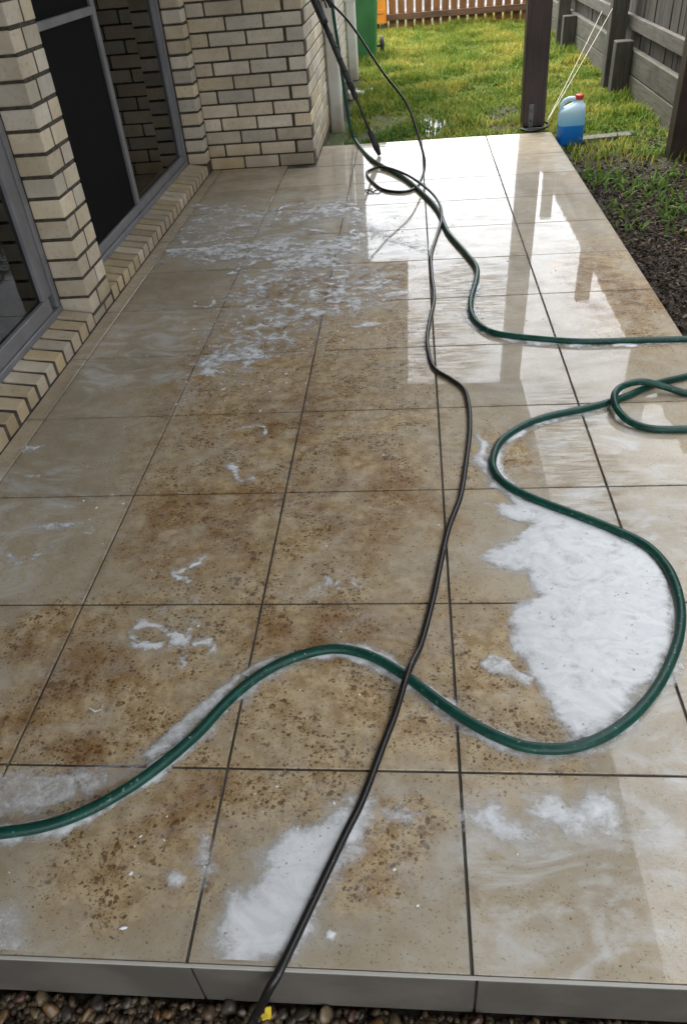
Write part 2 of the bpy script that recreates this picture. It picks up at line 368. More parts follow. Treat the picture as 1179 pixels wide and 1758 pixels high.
    wet = g.math('MULTIPLY', wet, g.math('SUBTRACT', 1.0, g.math('MULTIPLY', zone, g.math('SUBTRACT', 1.0, streak))))
    g.set(Coat_Weight=wet, Coat_IOR=1.34, Coat_Roughness=g.mr(g.noise(g.vscale(p, (1, 2, 1)), 7, 5, .65), .42, .75, .006, .06))
    rip = g.math('ADD', g.noise(g.vscale(p, (.55, 1.3, 1)), 16, 3, .5), g.math('MULTIPLY', g.noise(p, 70, 2), .12))
    g.set(Coat_Normal=g.bump(rip, .08, .0016))
    g.b.inputs['Specular IOR Level'].default_value = .15
    return g.m
M['tile'] = tile_mat()
M['riser'] = simple('grey_riser_tile', (0.080, 0.071, 0.058), .6, (0.115, 0.103, 0.085), 6, .1, 90)
M['grout'] = simple('dark_grout', (0.040, 0.033, 0.026), .8, (0.11, 0.10, 0.085), 5)
M['trim'] = simple('pale_edge_trim', (0.42, 0.40, 0.36), .5)

def wood_mat(name, c1, c2, axis='Z', vary=.15, rough=.8):
    g = NT(name)
    v = g.pos()
    s = {'Z': (1, 1, .06), 'Y': (1, .06, 1), 'X': (.06, 1, 1)}[axis]
    add = g.n('VectorMath', operation='ADD'); g.l(v, add.inputs[0])
    cmb = g.n('CombineXYZ'); r = g.rnd()
    for i in range(3): g.l(g.math('MULTIPLY', r, 37.0 + i), cmb.inputs[i])
    g.l(cmb.outputs[0], add.inputs[1])
    vs = g.vscale(add.outputs[0], s)
    gr = g.noise(vs, 60, 6, .65)
    c = g.mix(g.mr(gr, .3, .7), c1, c2)
    c = g.mix(g.math('MULTIPLY', g.mr(g.noise(add.outputs[0], 4, 5), .45, .75), .6), c, tuple(x * .45 for x in c1))
    h = g.n('HueSaturation'); g.l(c, h.inputs['Color']); g.l(g.mr(r, 0, 1, 1 - vary, 1 + vary, False), h.inputs['Value'])
    g.set(Base_Color=h.outputs[0], Roughness=rough, Normal=g.bump(gr, .4, .004))
    return g.m
M['post_wood'] = wood_mat('stained_and_shaded_post', (0.030, 0.017, 0.014), (0.055, 0.032, 0.026), rough=.5)  # stain of the timber post, and painted-in shade of one fence post
M['grey_wood'] = wood_mat('weathered_grey_timber', (0.042, 0.036, 0.027), (0.085, 0.074, 0.057))
M['grey_wood_y'] = wood_mat('weathered_grey_rail', (0.068, 0.060, 0.047), (0.12, 0.107, 0.086), 'Y')
M['sleeper'] = wood_mat('mossy_sleeper', (0.060, 0.056, 0.036), (0.12, 0.112, 0.082), 'Y')
M['red_wood'] = wood_mat('red_brown_paling', (0.19, 0.075, 0.022), (0.30, 0.135, 0.045), vary=.25)
M['red_rail'] = wood_mat('brown_rail', (0.14, 0.07, 0.035), (0.20, 0.105, 0.055), 'X')
M['alu'] = simple('grey_aluminium', (0.19, 0.19, 0.20), .42, (0.23, 0.23, 0.24), 8, metallic=.2)
M['screen'] = simple('fly_screen', (0.008, 0.008, 0.008), .9, spec=.1)
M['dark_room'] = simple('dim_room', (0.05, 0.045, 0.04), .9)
M['white_paint'] = simple('white_render', (0.74, 0.74, 0.72), .7, (0.66, 0.66, 0.64), 3)
M['ceiling'] = simple('cream_ceiling', (0.60, 0.57, 0.52), .7)
M['fascia'] = simple('dark_fascia', (0.10, 0.085, 0.07), .5)
M['steel'] = simple('dull_steel', (0.12, 0.12, 0.12), .4, metallic=.8)
M['white_plastic'] = None
def pipe_mat():
    g = NT('white_downpipe')
    v = g.pos(); sep = g.n('SeparateXYZ'); g.l(v, sep.inputs[0])
    low = g.mr(g.math('ADD', sep.outputs[2], g.math('MULTIPLY', g.noise(v, 9, 4), .22)), .02, .34, .8, 0)
    c = g.mix(low, g.mix(g.mr(g.noise(v, 5), .4, .7), (0.62, 0.61, 0.57), (0.54, 0.53, 0.48)), (0.24, 0.19, 0.12))
    g.set(Base_Color=c, Roughness=.5)
    return g.m
M['pipe'] = pipe_mat()
def glass_mat():
    g = NT('door_glass')
    fr = g.n('Fresnel'); fr.inputs['IOR'].default_value = 1.55
    tr = g.n('BsdfTransparent'); tr.inputs[0].default_value = (.55, .57, .56, 1)
    gl = g.n('BsdfGlossy'); gl.inputs['Roughness'].default_value = .015
    mx = g.n('MixShader'); g.l(fr.outputs[0], mx.inputs[0]); g.l(tr.outputs[0], mx.inputs[1]); g.l(gl.outputs[0], mx.inputs[2])
    g.l(mx.outputs[0], g.out.inputs['Surface'])
    return g.m
M['glass'] = glass_mat()

W = {}
def child(name, me, mat, parent, loc=(0, 0, 0), rot=None, scale=None):
    """part given in world coordinates below a parent that may stand elsewhere"""
    o = link(name, me, mat, parent, loc, rot, scale)
    o.matrix_parent_inverse = Matrix.Translation(-Vector(W.get(parent.name, (0, 0, 0))))
    W[o.name] = Vector((0, 0, 0)) if tuple(loc) == (0, 0, 0) else Vector(loc)
    return o
def thing(name, loc, label, cat, group=None):
    o = empty(name, loc)
    W[o.name] = Vector(loc)
    return tag(o, label, cat, group)
def part_box(name, parent, mat, lo, hi, bevel=.002):
    return child(name, box_me(lo, hi, bevel), mat, parent)

# ------------------------------------------------------------------ ground
def ground_mat():
    g = NT('yard_soil')
    p = g.pos()
    n = g.noise(p, 7, 6, .65)
    c = g.mix(g.mr(n, .35, .65), (0.014, 0.010, 0.006), (0.034, 0.025, 0.014))
    gm = g.mr(g.noise(p, 1.3, 5), .35, .6)
    sep = g.n('SeparateXYZ'); g.l(p, sep.inputs[0])
    gm = g.math('MULTIPLY', gm, g.mr(sep.outputs[1], 3.6, 5.6))
    c = g.mix(gm, c, g.mix(g.mr(g.noise(p, 30, 4), .4, .6), (0.045, 0.065, 0.014), (0.10, 0.12, 0.025)))
    g.set(Base_Color=c, Roughness=.85, Normal=g.bump(g.noise(p, 40, 6, .7), .8, .03))
    return g.m
M['soil'] = ground_mat()
ground = link('ground', mesh_from([(-150, -60, -.17), (150, -60, -.17), (150, 320, -.17), (-150, 320, -.17)], [(0, 1, 2, 3)]), M['soil'])
tag(ground, kind='structure')
# the yard lies a hand's breadth higher: right-hand bed and lawn
xs = np.linspace(1.36, 40, 2)
def yard_height(x, y):
    return -.062 + (fbm(x * 2.2, y * 2.2, 4, 5) - .5) * .035
gx = np.concatenate([np.linspace(-14, -3, 8)[:-1], np.linspace(-3, 3, 121), np.linspace(3, 14, 8)[1:]])
gy = np.concatenate([np.linspace(-6, 0, 8)[:-1], np.linspace(0, 13, 241), np.linspace(13, 30, 8)[1:]])
GX, GY = np.meshgrid(gx, gy, indexing='ij')
GZ = yard_height(GX, GY)
keep = ((GX > 1.30) | (GY > 4.97))
idx = np.arange(GX.size).reshape(GX.shape)
q = np.stack([idx[:-1, :-1], idx[1:, :-1], idx[1:, 1:], idx[:-1, 1:]], -1)
km = keep[:-1, :-1] & keep[1:, :-1] & keep[1:, 1:] & keep[:-1, 1:]
yard = link('lawn_soil', mesh_np(np.stack([GX, GY, GZ], -1).reshape(-1, 3), q[km], smooth=True), M['soil'])
tag(yard, kind='structure')

# ------------------------------------------------------------------ patio
XE = [-.968, -.9, -.45, 0, .45, .9, 1.352]
PY = .4467
YE = [-.3515] + [PY * k for k in range(12)] + [5.034]
YE = [y for y in YE if y < 5.03] + [5.034]
bm = bmesh.new()
box_bm(bm, (-1.09, -.345, -.16), (1.347, 4.56, -.0045))
box_bm(bm, (-.27, 4.56, -.16), (1.347, 5.030, -.0045))
patio = link('patio', bm_me(bm), M['grout'])
tag(patio, kind='structure')
W['patio'] = Vector((0, 0, 0))
G = .0028
tile_cache = {}
rt = random.Random(3)
for i in range(len(XE) - 1):
    for j in range(len(YE) - 1):
        x0, x1, y0, y1 = XE[i], XE[i + 1], YE[j], YE[j + 1]
        if x1 <= -.26:
            if y0 > 4.5: continue
            y1 = min(y1, 4.548)
        if i == 2 and y0 > 4.4:                      # the tile cut round the house corner
            x0 = -.258
        sx, sy = round(x1 - x0 - 2 * G, 4), round(y1 - y0 - 2 * G, 4)
        if sx < .02 or sy < .02: continue
        key = (sx, sy)
        if key not in tile_cache:
            tile_cache[key] = box_me((-sx / 2, -sy / 2, -.011), (sx / 2, sy / 2, 0), .0012, 'tile')
        child('tile', tile_cache[key], M['tile'], patio, ((x0 + x1) / 2, (y0 + y1) / 2, rt.uniform(-.0003, .0003)),
              (R(rt.uniform(-.07, .07)), R(rt.uniform(-.07, .07)), 0))
for (x0, x1) in ((-.45 * 2.4, -.45), (-.45, 0.008), (.008, .457), (.457, .905), (.905, 1.352)):
    part_box('riser_tile', patio, M['riser'], (x0 + .002, -.3555, -.135), (x1 - .002, -.338, -.0050), .001)
part_box('edge_trim', patio, M['trim'], (-1.08, -.3556, -.0032), (1.353, -.3505, .0006), .0005)

# ------------------------------------------------------------------ house
house = thing('house', (-1.1, 4.5, 0), 'cream brick house with sliding glass doors beside the patio', 'house')
CH, BH, BL, BP, BD = .079, .0685, .2253, .236, .11
def brick_me(sx, sy, sz, bev=.004): return box_me((-sx / 2, -sy / 2, -sz / 2), (sx / 2, sy / 2, sz / 2), bev, 'brick')
bcache = {}
rb_ = random.Random(5)
def brick(parent, lo, hi, bev=.004, bm=None):
    lo, hi = Vector(lo), Vector(hi)
    if bm is not None:
        box_bm(bm, lo, hi, bev); return
    s = hi - lo
    key = (round(s.x, 3), round(s.y, 3), round(s.z, 3), bev)
    if key not in bcache: bcache[key] = brick_me(*key)
    c = (lo + hi) / 2 + Vector((rb_.uniform(-.0012, .0012), rb_.uniform(-.0012, .0012), rb_.uniform(-.0008, .0008)))
    child('brick', bcache[key], M['brick'], parent, c, (R(rb_.uniform(-.25, .25)), R(rb_.uniform(-.25, .25)), R(rb_.uniform(-.25, .25))))
XA, YA, XB = -.97, 4.549, -.262
bm = bmesh.new()
box_bm(bm, (-5, YA + .006, -.1), (XB - .006, 8.10, 2.12))           # the rear wing
wall = child('wall', bm_me(bm), M['mortar'], house)
up = bmesh.new()
for k in range(27):
    z0 = k * CH + .002; z1 = z0 + BH
    far = k > 12
    B = up if far else None
    if k % 2 == 0:
        for n in range(3): brick(wall, (XA + n * BP, YA, z0), (XA + n * BP + BL, YA + BD, z1), bm=B)
        ys = YA + BD + .0107
    else:
        brick(wall, (XA, YA, z0), (XA + .1073, YA + BD, z1), bm=B)
        for n in range(2): brick(wall, (XA + .118 + n * BP, YA, z0), (XA + .118 + n * BP + BL, YA + BD, z1), bm=B)
        brick(wall, (XB - BD, YA, z0), (XB, YA + BL, z1), bm=B)
        ys = YA + BP
    y = ys
    while y < 8.05:
        ye = min(y + BL, 8.1)
        brick(wall, (XB - BD, y, z0), (XB, ye, z1), bm=(up if (far or y > 5.75) else None))
        y += BP
tag(child('brick', bm_me(up), M['brick'], wall), kind='stuff')
# reveal between the far door and the corner
rv = child('reveal', box_me((-1.2, 4.4345, 0), (-.972, 4.56, 2.12), 0), M['mortar'], house)
for k in range(1, 26):
    z0 = k * CH - .012
    brick(rv, (-1.09, 4.430, z0), (-.968, 4.541, z0 + BH), .006)
# pillar between the doors
pl = child('pillar', box_me((-1.2, 2.1125, 0), (-.9718, 2.346, 2.12), 0), M['mortar'], house)
for k in range(26):
    z0 = k * CH - .03; z0c = max(z0, .001)
    sp = 2.11 + (.10 if k % 2 else .139)
    brick(pl, (-1.098, 2.11, z0c), (-.97, sp - .005, z0 + BH), .0035)
    brick(pl, (-1.098, sp + .005, z0c), (-.97, 2.352, z0 + BH), .0035)
# header course sill under the doors
sm = bmesh.new()
vs = box_bm(sm, (-.062, -.0345, 0), (.062, .0345, .075), .003)
for v in vs:
    if v.co.z > .03: v.co.z += -.018 * (v.co.x + .062) / .124
sill_me = bm_me(sm, 'brick')
for y0, y1 in ((.50, 2.105), (2.358, 4.428)):
    bm = bmesh.new()
    vs = box_bm(bm, (-1.2, y0, 0), (-.9705, y1, .06))          # dark bedding mortar, just short of the brick faces
    for v in vs:
        if v.co.z > .03: v.co.z = .0545 if v.co.x > -1 else .0735
    s_ = child('door_sill', bm_me(bm), M['mortar'], house)
    n = int((y1 - y0) / .086); pitch = (y1 - y0) / n
    for k in range(n):
        child('brick', sill_me, M['brick'], s_, (-1.030 + rb_.uniform(-.002, .002), y0 + pitch * (k + .5), .001 + rb_.uniform(-.001, .001)), (0, 0, R(rb_.uniform(-.7, .7))))
# walls left of the doors, over them and behind the camera
bm = bmesh.new()
box_bm(bm, (-1.2, -4, 2.03), (-.975, 4.5, 2.3)); box_bm(bm, (-1.2, -4, -.1), (-.97, -1.2, 2.03))
child('wall', bm_me(bm), M['brick'], house)
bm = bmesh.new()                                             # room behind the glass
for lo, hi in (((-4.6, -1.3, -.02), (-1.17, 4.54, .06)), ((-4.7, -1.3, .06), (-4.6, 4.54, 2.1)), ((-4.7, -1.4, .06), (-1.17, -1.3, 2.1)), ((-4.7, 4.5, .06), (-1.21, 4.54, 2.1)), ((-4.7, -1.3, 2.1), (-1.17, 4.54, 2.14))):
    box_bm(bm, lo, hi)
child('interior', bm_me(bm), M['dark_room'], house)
# far sliding door: fixed pane to the right, screen door to the left
d2 = child('sliding_door', box_me((-1.165, 2.36, .064), (-1.092, 4.428, .098), .003), M['alu'], house)
def bar(par, nm, lo, hi, mat='alu', bev=.003): return part_box(nm, par, M[mat], lo, hi, bev)
bar(d2, 'bottom_rail', (-1.142, 2.40, .099), (-1.104, 4.385, .142))
bar(d2, 'frame_jamb', (-1.164, 4.386, .099), (-1.093, 4.427, 2.02))
bar(d2, 'frame_jamb', (-1.164, 2.361, .099), (-1.093, 2.399, 2.02))
bar(d2, 'frame_head', (-1.165, 2.36, 1.985), (-1.094, 4.426, 2.028))
bar(d2, 'door_stile', (-1.143, 3.322, .1425), (-1.103, 3.372, 1.98))
bar(d2, 'door_stile', (-1.141, 4.352, .1425), (-1.106, 4.385, 1.98))
bar(d2, 'screen_stile', (-1.101, 2.401, .1425), (-1.094, 2.44, 1.98), bev=.002)
bar(d2, 'screen_rail', (-1.104, 2.402, 1.012), (-1.088, 3.332, 1.046))
bar(d2, 'fly_screen', (-1.1195, 2.40, .1425), (-1.1175, 3.3215, 1.98), 'screen', 0)
bar(d2, 'glass_pane', (-1.128, 3.3725, .1425), (-1.122, 4.3515, 1.98), 'glass', 0)
bar(d2, 'glass_pane', (-1.140, 2.41, .1425), (-1.134, 3.3215, 1.98), 'glass', 0)
d1 = child('sliding_door', box_me((-1.165, -1.2, .064), (-1.092, 2.102, .098), .003), M['alu'], house)
bar(d1, 'bottom_rail', (-1.142, -1.2, .099), (-1.100, 2.03, .158))
bar(d1, 'frame_jamb', (-1.164, 2.068, .099), (-1.093, 2.101, 2.02))
bar(d1, 'door_stile', (-1.143, 1.985, .1585), (-1.101, 2.066, 1.98))
bar(d1, 'frame_head', (-1.165, -1.2, 1.985), (-1.094, 2.10, 2.028))
bar(d1, 'glass_pane', (-1.124, -1.2, .1585), (-1.118, 1.9845, 1.98), 'glass', 0)
# roof and eaves of the house
bm = bmesh.new()
box_bm(bm, (-5.4, 5.36, 2.12), (.31, 8.5, 2.30)); box_bm(bm, (-5.4, -4.2, 2.301), (-.9, 5.40, 2.40))
child('roof', bm_me(bm), M['fascia'], house)
# downpipes on the side wall
for y, wd in ((5.78, .062), (8.13, .06)):
    child('downpipe', box_me((XB + .004, y - wd, -.07), (XB + .105, y + wd, 2.12), .014), M['pipe'], house)
    part = child('pipe_bracket', box_me((XB + .002, y - wd - .006, .62), (XB + .109, y + wd + .006, .645), .002), M['pipe'], house)

# ------------------------------------------------------------------ patio roof
pr = thing('patio_roof', (1.25, 5.2, 2.1), 'flat roof over the patio carried by the dark timber post', 'roof')
part_box('roof_sheet', pr, M['ceiling'], (-.965, -3.2, 2.19), (1.33, 5.30, 2.215), 0)  # its unseen reach behind the camera is extended to dim the front
part_box('beam', pr, M['fascia'], (1.18, -3.2, 2.10), (1.33, 5.30, 2.189))
part_box('beam', pr, M['fascia'], (-.96, 5.18, 2.10), (1.179, 5.30, 2.189))
for k in range(10):
    y = -3.1 + k * .9
    part_box('rafter', pr, M['ceiling'], (-.96, y, 2.11), (1.179, y + .05, 2.1895))

# ------------------------------------------------------------------ timber post at the patio corner
tp = thing('timber_post', (1.235, 5.2, -.06), 'dark stained timber post standing at the far corner of the patio', 'post')
bm = bmesh.new()
vs = box_bm(bm, (1.16, 5.14, .018), (1.318, 5.26, 2.10), .004)
for v in vs: v.co.x -= .028 * (v.co.z - .0) / 2.1 * 1.2
child('post_shaft', bm_me(bm), M['post_wood'], tp)
part_box('stirrup', tp, M['steel'], (1.20, 5.134, -.06), (1.235, 5.139, .16))
part_box('base_plate', tp, M['steel'], (1.17, 5.125, -.004), (1.31, 5.25, .012))
for z in (.06, .12):
    o = child('bolt', tube([Vector((1.2175, 5.124, z)), Vector((1.2175, 5.1345, z))], .009, 6), M['steel'], tp)
black_plastic = simple('black_plastic', (0.012, 0.012, 0.012), .45)
cb = child('cable', tube(catmull([(1.15, 5.10, .012), (1.20, 5.05, .010), (1.26, 5.06, .012), (1.32, 5.10, .014), (1.35, 5.16, .02), (1.33, 5.2, .03)], .01), .008, 8), black_plastic, tp)

# ------------------------------------------------------------------ back fence
bf = thing('paling_fence', (1.0, 12.05, -.06), 'red brown timber paling fence across the back of the lawn', 'fence')
rf = random.Random(9)
pal = [box_me((-.05, -.008, 0), (.05, .008, 1.24), .002, 'paling'), box_me((-.047, -.008, 0), (.047, .008, 1.26), .002, 'paling')]
k = 0
x = -2.6
while x < 2.3:
    child('paling', pal[k % 2], M['red_wood'], bf, (x, 12.06 + rf.uniform(-.003, .003), -.055 + rf.uniform(-.01, .01)), (0, R(rf.uniform(-.3, .3)), 0))
    x += .1245; k += 1
part_box('rail', bf, M['red_rail'], (-2.7, 12.0, .062), (2.3, 12.045, .138), .003)
part_box('rail', bf, M['red_rail'], (-2.7, 12.0, .98), (2.3, 12.045, 1.05), .003)
for x in (-2.4, 2.27): part_box('fence_post', bf, M['red_rail'], (x - .05, 12.075, -.17), (x + .05, 12.17, 1.2), .003)
nb = thing('bright_gap_backdrop', (0, 14.2, -.1), 'pale wall added behind the back fence to make its gaps bright', 'wall')  # added wall that keeps the fence gaps bright white
part_box('wall_face', nb, M['white_paint'], (-7, 14.0, -.17), (7, 14.2, 1.35), .004)
part_box('wall_plinth', nb, M['white_paint'], (-7.02, 13.97, -.17), (7.02, 14.0, .0), .004)

# ------------------------------------------------------------------ right-hand fence
sf = thing('side_fence', (2.15, 6.7, -.06), 'weathered grey paling fence on timber sleepers along the right side', 'fence')
pg = [box_me((-.008, -.049, 0), (.008, .049, 1.6), .002, 'paling'), box_me((-.008, -.051, 0), (.008, .051, 1.585), .002, 'paling')]
y = -1.6; k = 0
while y < 12.0:
    child('paling', pg[k % 2], M['grey_wood'], sf, (2.235 + rf.uniform(-.004, .004), y, .20 + rf.uniform(-.006, .006)), (R(rf.uniform(-.35, .35)), 0, R(rf.uniform(-1, 1))))
    y += .1065; k += 1
posts = [-.55, 1.9, 4.44, 6.76, 9.42, 11.9]
for n, y in enumerate(posts):
    x0, x1 = (1.985, 2.14) if n == 2 else (2.035, 2.165)
    part_box('fence_post', sf, M['post_wood'] if n == 2 else M['grey_wood'], (x0, y - .055, -.2), (x1, y + .055, 2.0), .005)  # the near post's shade is put in by the darker wood colour
for a, b in zip(posts[:-1], posts[1:]):
    for z0, z1 in ((.385, .478), (1.5, 1.585)):
        part_box('rail', sf, M['grey_wood_y'], (2.182, a - .05, z0), (2.224, b - .052, z1), .003)
    for z0, z1 in ((-.12, .095), (.099, .268)):
        part_box('sleeper', sf, M['sleeper'], (2.168, a + .002 - .05, z0), (2.222 + (.006 if z0 < 0 else 0), b - .053, z1), .006)
for y, h in ((6.44, .335), (9.0, .27)):
    part_box('retaining_stub', sf, M['grey_wood'], (2.03, y - .06, -.2), (2.165, y + .06, h), .006)

# ------------------------------------------------------------------ wheelie bin
def bin_mat():
    g = NT('green_bin_plastic'); v = g.pos()
    c = g.mix(g.mr(g.noise(v, 6, 4), .35, .7), (0.030, 0.145, 0.045), (0.045, 0.19, 0.062))
    g.set(Base_Color=c, Roughness=.42); return g.m
M['bin'] = bin_mat()
bi = thing('wheelie_bin', (-.22, 9.45, -.06), 'green plastic wheelie bin standing on the lawn beside the white downpipe', 'bin')
V, F = [], []
secs = [(-.045, .19, .21), (0.0, .195, .22), (.55, .225, .26), (.84, .245, .285), (.86, .27, .31), (.90, .27, .31), (.90, .245, .285)]
NS = 20
for z, hx, hy in secs:
    for k in range(NS):
        th = 2 * math.pi * k / NS
        c, s = math.cos(th), math.sin(th)
        V.append((-.205 + hx * math.copysign(abs(c) ** .32, c), 9.47 + hy * math.copysign(abs(s) ** .32, s), z))
for i in range(len(secs) - 1):
    for k in range(NS):
        F.append((i * NS + k, i * NS + (k + 1) % NS, (i + 1) * NS + (k + 1) % NS, (i + 1) * NS + k))
F.append(tuple(range(NS - 1, -1, -1)))
body = child('body', mesh_from(V, F, smooth=False), M['bin'], bi)
bm = bmesh.new(); vs = box_bm(bm, (-.48, 9.16, .902), (.07, 9.80, .95), .02)
for v in vs:
    if v.co.z > .93: v.co.z += .03 * (1 - ((v.co.x + .205) / .28) ** 2)
child('lid', bm_me(bm), M['bin'], bi)
rubber = simple('black_rubber', (0.015, 0.015, 0.015), .7)
for x in (.048, -.46):
    wh = child('wheel', tube([Vector((x - .022, 9.66, .045)), Vector((x - .018, 9.66, .045)), Vector((x + .018, 9.66, .045)), Vector((x + .022, 9.66, .045))], [.088, .1, .1, .088], 24), rubber, bi)
    child('rim', tube([Vector((x + .0225, 9.66, .045)), Vector((x + .026, 9.66, .045))], [.06, .05], 20), simple('rim_plastic', (0.03, 0.03, 0.03), .5), wh)
child('axle', tube([Vector((-.48, 9.66, .045)), Vector((.08, 9.66, .045))], .012, 8), M['steel'], bi)
child('handle', tube(catmull([(-.40, 9.80, .90), (-.40, 9.86, .92), (-.2, 9.87, .92), (0, 9.86, .92), (0, 9.80, .90)], .03), .014, 8), M['bin'], bi)

ob = thing('orange_board', (0, 11.9, -.06), 'bright orange panel standing between the green bin and the back fence', 'board')
orange = simple('orange_paint', (0.75, 0.27, 0.012), .5, (0.62, 0.20, 0.012), 5)
bm = bmesh.new(); box_bm(bm, (-.46, 11.90, .04), (.052, 11.925, 1.05), .006, Euler((R(-3), 0, 0)), (0, 11.93, .04))
pn = child('panel', bm_me(bm), orange, ob)
for z in (.16, .42, .68):
    bm = bmesh.new(); box_bm(bm, (-.42, 11.892, z), (.02, 11.899, z + .05), .003, Euler((R(-3), 0, 0)), (0, 11.93, .04))
    child('rib', bm_me(bm), orange, pn)
for x in (-.40, .0): 
    part_box('foot', ob, M['steel'], (x - .02, 11.86, -.07), (x + .02, 11.96, .045), .003)

# ------------------------------------------------------------------ jug
def jug_mat():
    g = NT('jug_plastic')
    v = g.pos(); sep = g.n('SeparateXYZ'); g.l(v, sep.inputs[0])
    z = sep.outputs[2]
    f = g.mr(z, .074, .080)
    upc = g.mix(g.mr(z, .08, .2), (0.22, 0.52, 0.74), (0.50, 0.68, 0.76))
    c = g.mix(f, (0.008, 0.19, 0.62), upc)
    g.set(Base_Color=c, Roughness=.35)
    g.b.inputs['Subsurface Weight'].default_value = .25
    g.b.inputs['Subsurface Radius'].default_value = (.02, .03, .04)
    g.b.inputs['Subsurface Scale'].default_value = .6
    return g.m
M['jug'] = jug_mat()
JX, JY = 1.447, 4.86
jg = thing('plastic_jug', (JX, JY, -.05), 'translucent jug half full of blue liquid with red cap beside the patio', 'jug')
V, F = [], []
# z, centre offset x, half width, half depth
secs = [(-.052, 0, .070, .045), (-.048, 0, .080, .054), (-.035, 0, .086, .060), (.10, 0, .086, .060), (.150, 0, .085, .060), (.168, .004, .080, .057), (.185, .018, .062, .050), (.20, .030, .045, .042), (.212, .036, .030, .030), (.222, .038, .023, .023), (.232, .038, .023, .023)]
NS = 28
for z, ox, hx, hy in secs:
    e = .5 if hx > .05 else (.75 if hx > .03 else 1.0)
    for k in range(NS):
        th = 2 * math.pi * k / NS; c, s = math.cos(th), math.sin(th)
        V.append((JX + ox + hx * math.copysign(abs(c) ** e, c), JY + hy * math.copysign(abs(s) ** e, s), z))
for i in range(len(secs) - 1):
    for k in range(NS):
        F.append((i * NS + k, i * NS + (k + 1) % NS, (i + 1) * NS + (k + 1) % NS, (i + 1) * NS + k))
F.append(tuple(range(NS - 1, -1, -1))); F.append(tuple((len(secs) - 1) * NS + k for k in range(NS)))
child('body', mesh_from(V, F, smooth=True), M['jug'], jg)
child('handle', tube(catmull([(JX - .066, JY, .150), (JX - .072, JY, .185), (JX - .058, JY, .215), (JX - .028, JY, .230), (JX + .004, JY, .230), (JX + .03, JY, .220)], .006), .0155, 12), M['jug'], jg)
child('cap', tube([Vector((JX + .038, JY, z)) for z in (.226, .229, .25, .254)], [.027, .029, .028, .024], 24), simple('red_cap', (0.55, 0.035, 0.02), .4), jg)

# ------------------------------------------------------------------ small things on the yard
pk = thing('timber_plank', (1.64, 4.93, -.05), 'short grey timber plank lying on the soil right of the blue jug', 'plank')
bm = bmesh.new(); box_bm(bm, (1.40, 4.90, -.055), (1.88, 4.985, -.028), .003, Euler((0, 0, R(8))))
child('board', bm_me(bm), wood_mat('old_plank', (0.07, 0.06, 0.045), (0.12, 0.105, 0.08), 'X'), pk)
bm = bmesh.new(); box_bm(bm, (1.50, 4.99, -.06), (1.93, 5.05, -.036), .003, Euler((0, 0, R(8))))
child('board', bm_me(bm), M['grey_wood'], pk)
wbk = thing('white_block', (-.11, 7.1, -.05), 'small white block lying on the lawn by the house wall', 'block')
bm = bmesh.new(); box_bm(bm, (-.20, 7.02, -.06), (-.04, 7.14, .0), .008, Euler((0, R(3), R(12))))
child('stone', bm_me(bm), M['white_paint'], wbk)
bm = bmesh.new(); box_bm(bm, (-.22, 7.26, -.06), (.02, 7.36, -.02), .006, Euler((0, 0, R(-6))))
child('stone', bm_me(bm), simple('grey_block', (0.3, 0.29, 0.26), .8), wbk)
string = simple('pale_string', (0.52, 0.48, 0.38), .8)
for (b, lab) in (((2.180, 7.79, .41), 'pale string from the post base to the fence, farther of the two'), ((2.037, 6.72, .53), 'pale string from the post base to the fence, nearer of the two')):
    a = Vector((1.335, 5.17, .035)); b = Vector(b)
    pts = [a.lerp(b, t) + Vector((0, 0, -.012 * math.sin(math.pi * t))) for t in [i / 24 for i in range(25)]]
    tag(link('string', tube(pts, .0025, 6), string), lab, 'string', 'strings tied to the post')

def bits(items, seed=0):
    """many small lumps as one mesh: items = (x, y, z, rx, ry, rz, turn)"""
    bm = bmesh.new(); bmesh.ops.create_icosphere(bm, subdivisions=1, radius=1)
    bv = np.array([v.co[:] for v in bm.verts]); bf = np.array([[v.index for v in f.verts] for f in bm.faces]); bm.free()
    it = np.array(items, float); n = len(it)
    rs = np.random.RandomState(seed)
    V = bv[None] * (1 + .3 * (rs.rand(n, len(bv), 1) - .5)) * it[:, None, 3:6]
    ca, sa = np.cos(it[:, 6])[:, None], np.sin(it[:, 6])[:, None]
    V = np.stack([V[..., 0] * ca - V[..., 1] * sa, V[..., 0] * sa + V[..., 1] * ca, V[..., 2]], -1) + it[:, None, :3]
    F = (np.arange(n) * len(bv))[:, None, None] + bf[None]
    return mesh_np(V.reshape(-1, 3), F.reshape(-1, 3), smooth=True)

# ------------------------------------------------------------------ gravel in front of the step
gb = link('gravel_bed', mesh_from([(-3, -1.6, -.150), (3, -1.6, -.150), (3, -.3, -.150), (-3, -.3, -.150)], [(0, 1, 2, 3)]), M['soil'])
tag(gb, kind='structure')
def pebble_mat():
    g = NT('river_pebble')
    r = g.rnd()
    cr = g.n('ValToRGB'); g.l(r, cr.inputs[0])
    e = cr.color_ramp.elements
    cols = [(0, (0.03, 0.025, 0.02)), (.24, (0.10, 0.065, 0.035)), (.42, (0.15, 0.085, 0.032)), (.58, (0.06, 0.048, 0.035)), (.74, (0.17, 0.12, 0.065)), (.88, (0.08, 0.036, 0.022)), (.965, (0.28, 0.25, 0.21))]
    while len(e) < len(cols): e.new(.5)
    for q, (pz, c) in zip(e, cols): q.position = pz; q.color = c + (1,)
    cr.color_ramp.interpolation = 'CONSTANT'
    v = g.obj()
    c = g.mix(g.math('MULTIPLY', g.mr(g.noise(v, 60, 4), .4, .7), .5), cr.outputs[0], (0.06, 0.045, 0.03))
    g.set(Base_Color=c, Roughness=.38)
    return g.m
M['pebble'] = pebble_mat()
pebs = []
rp = random.Random(21)
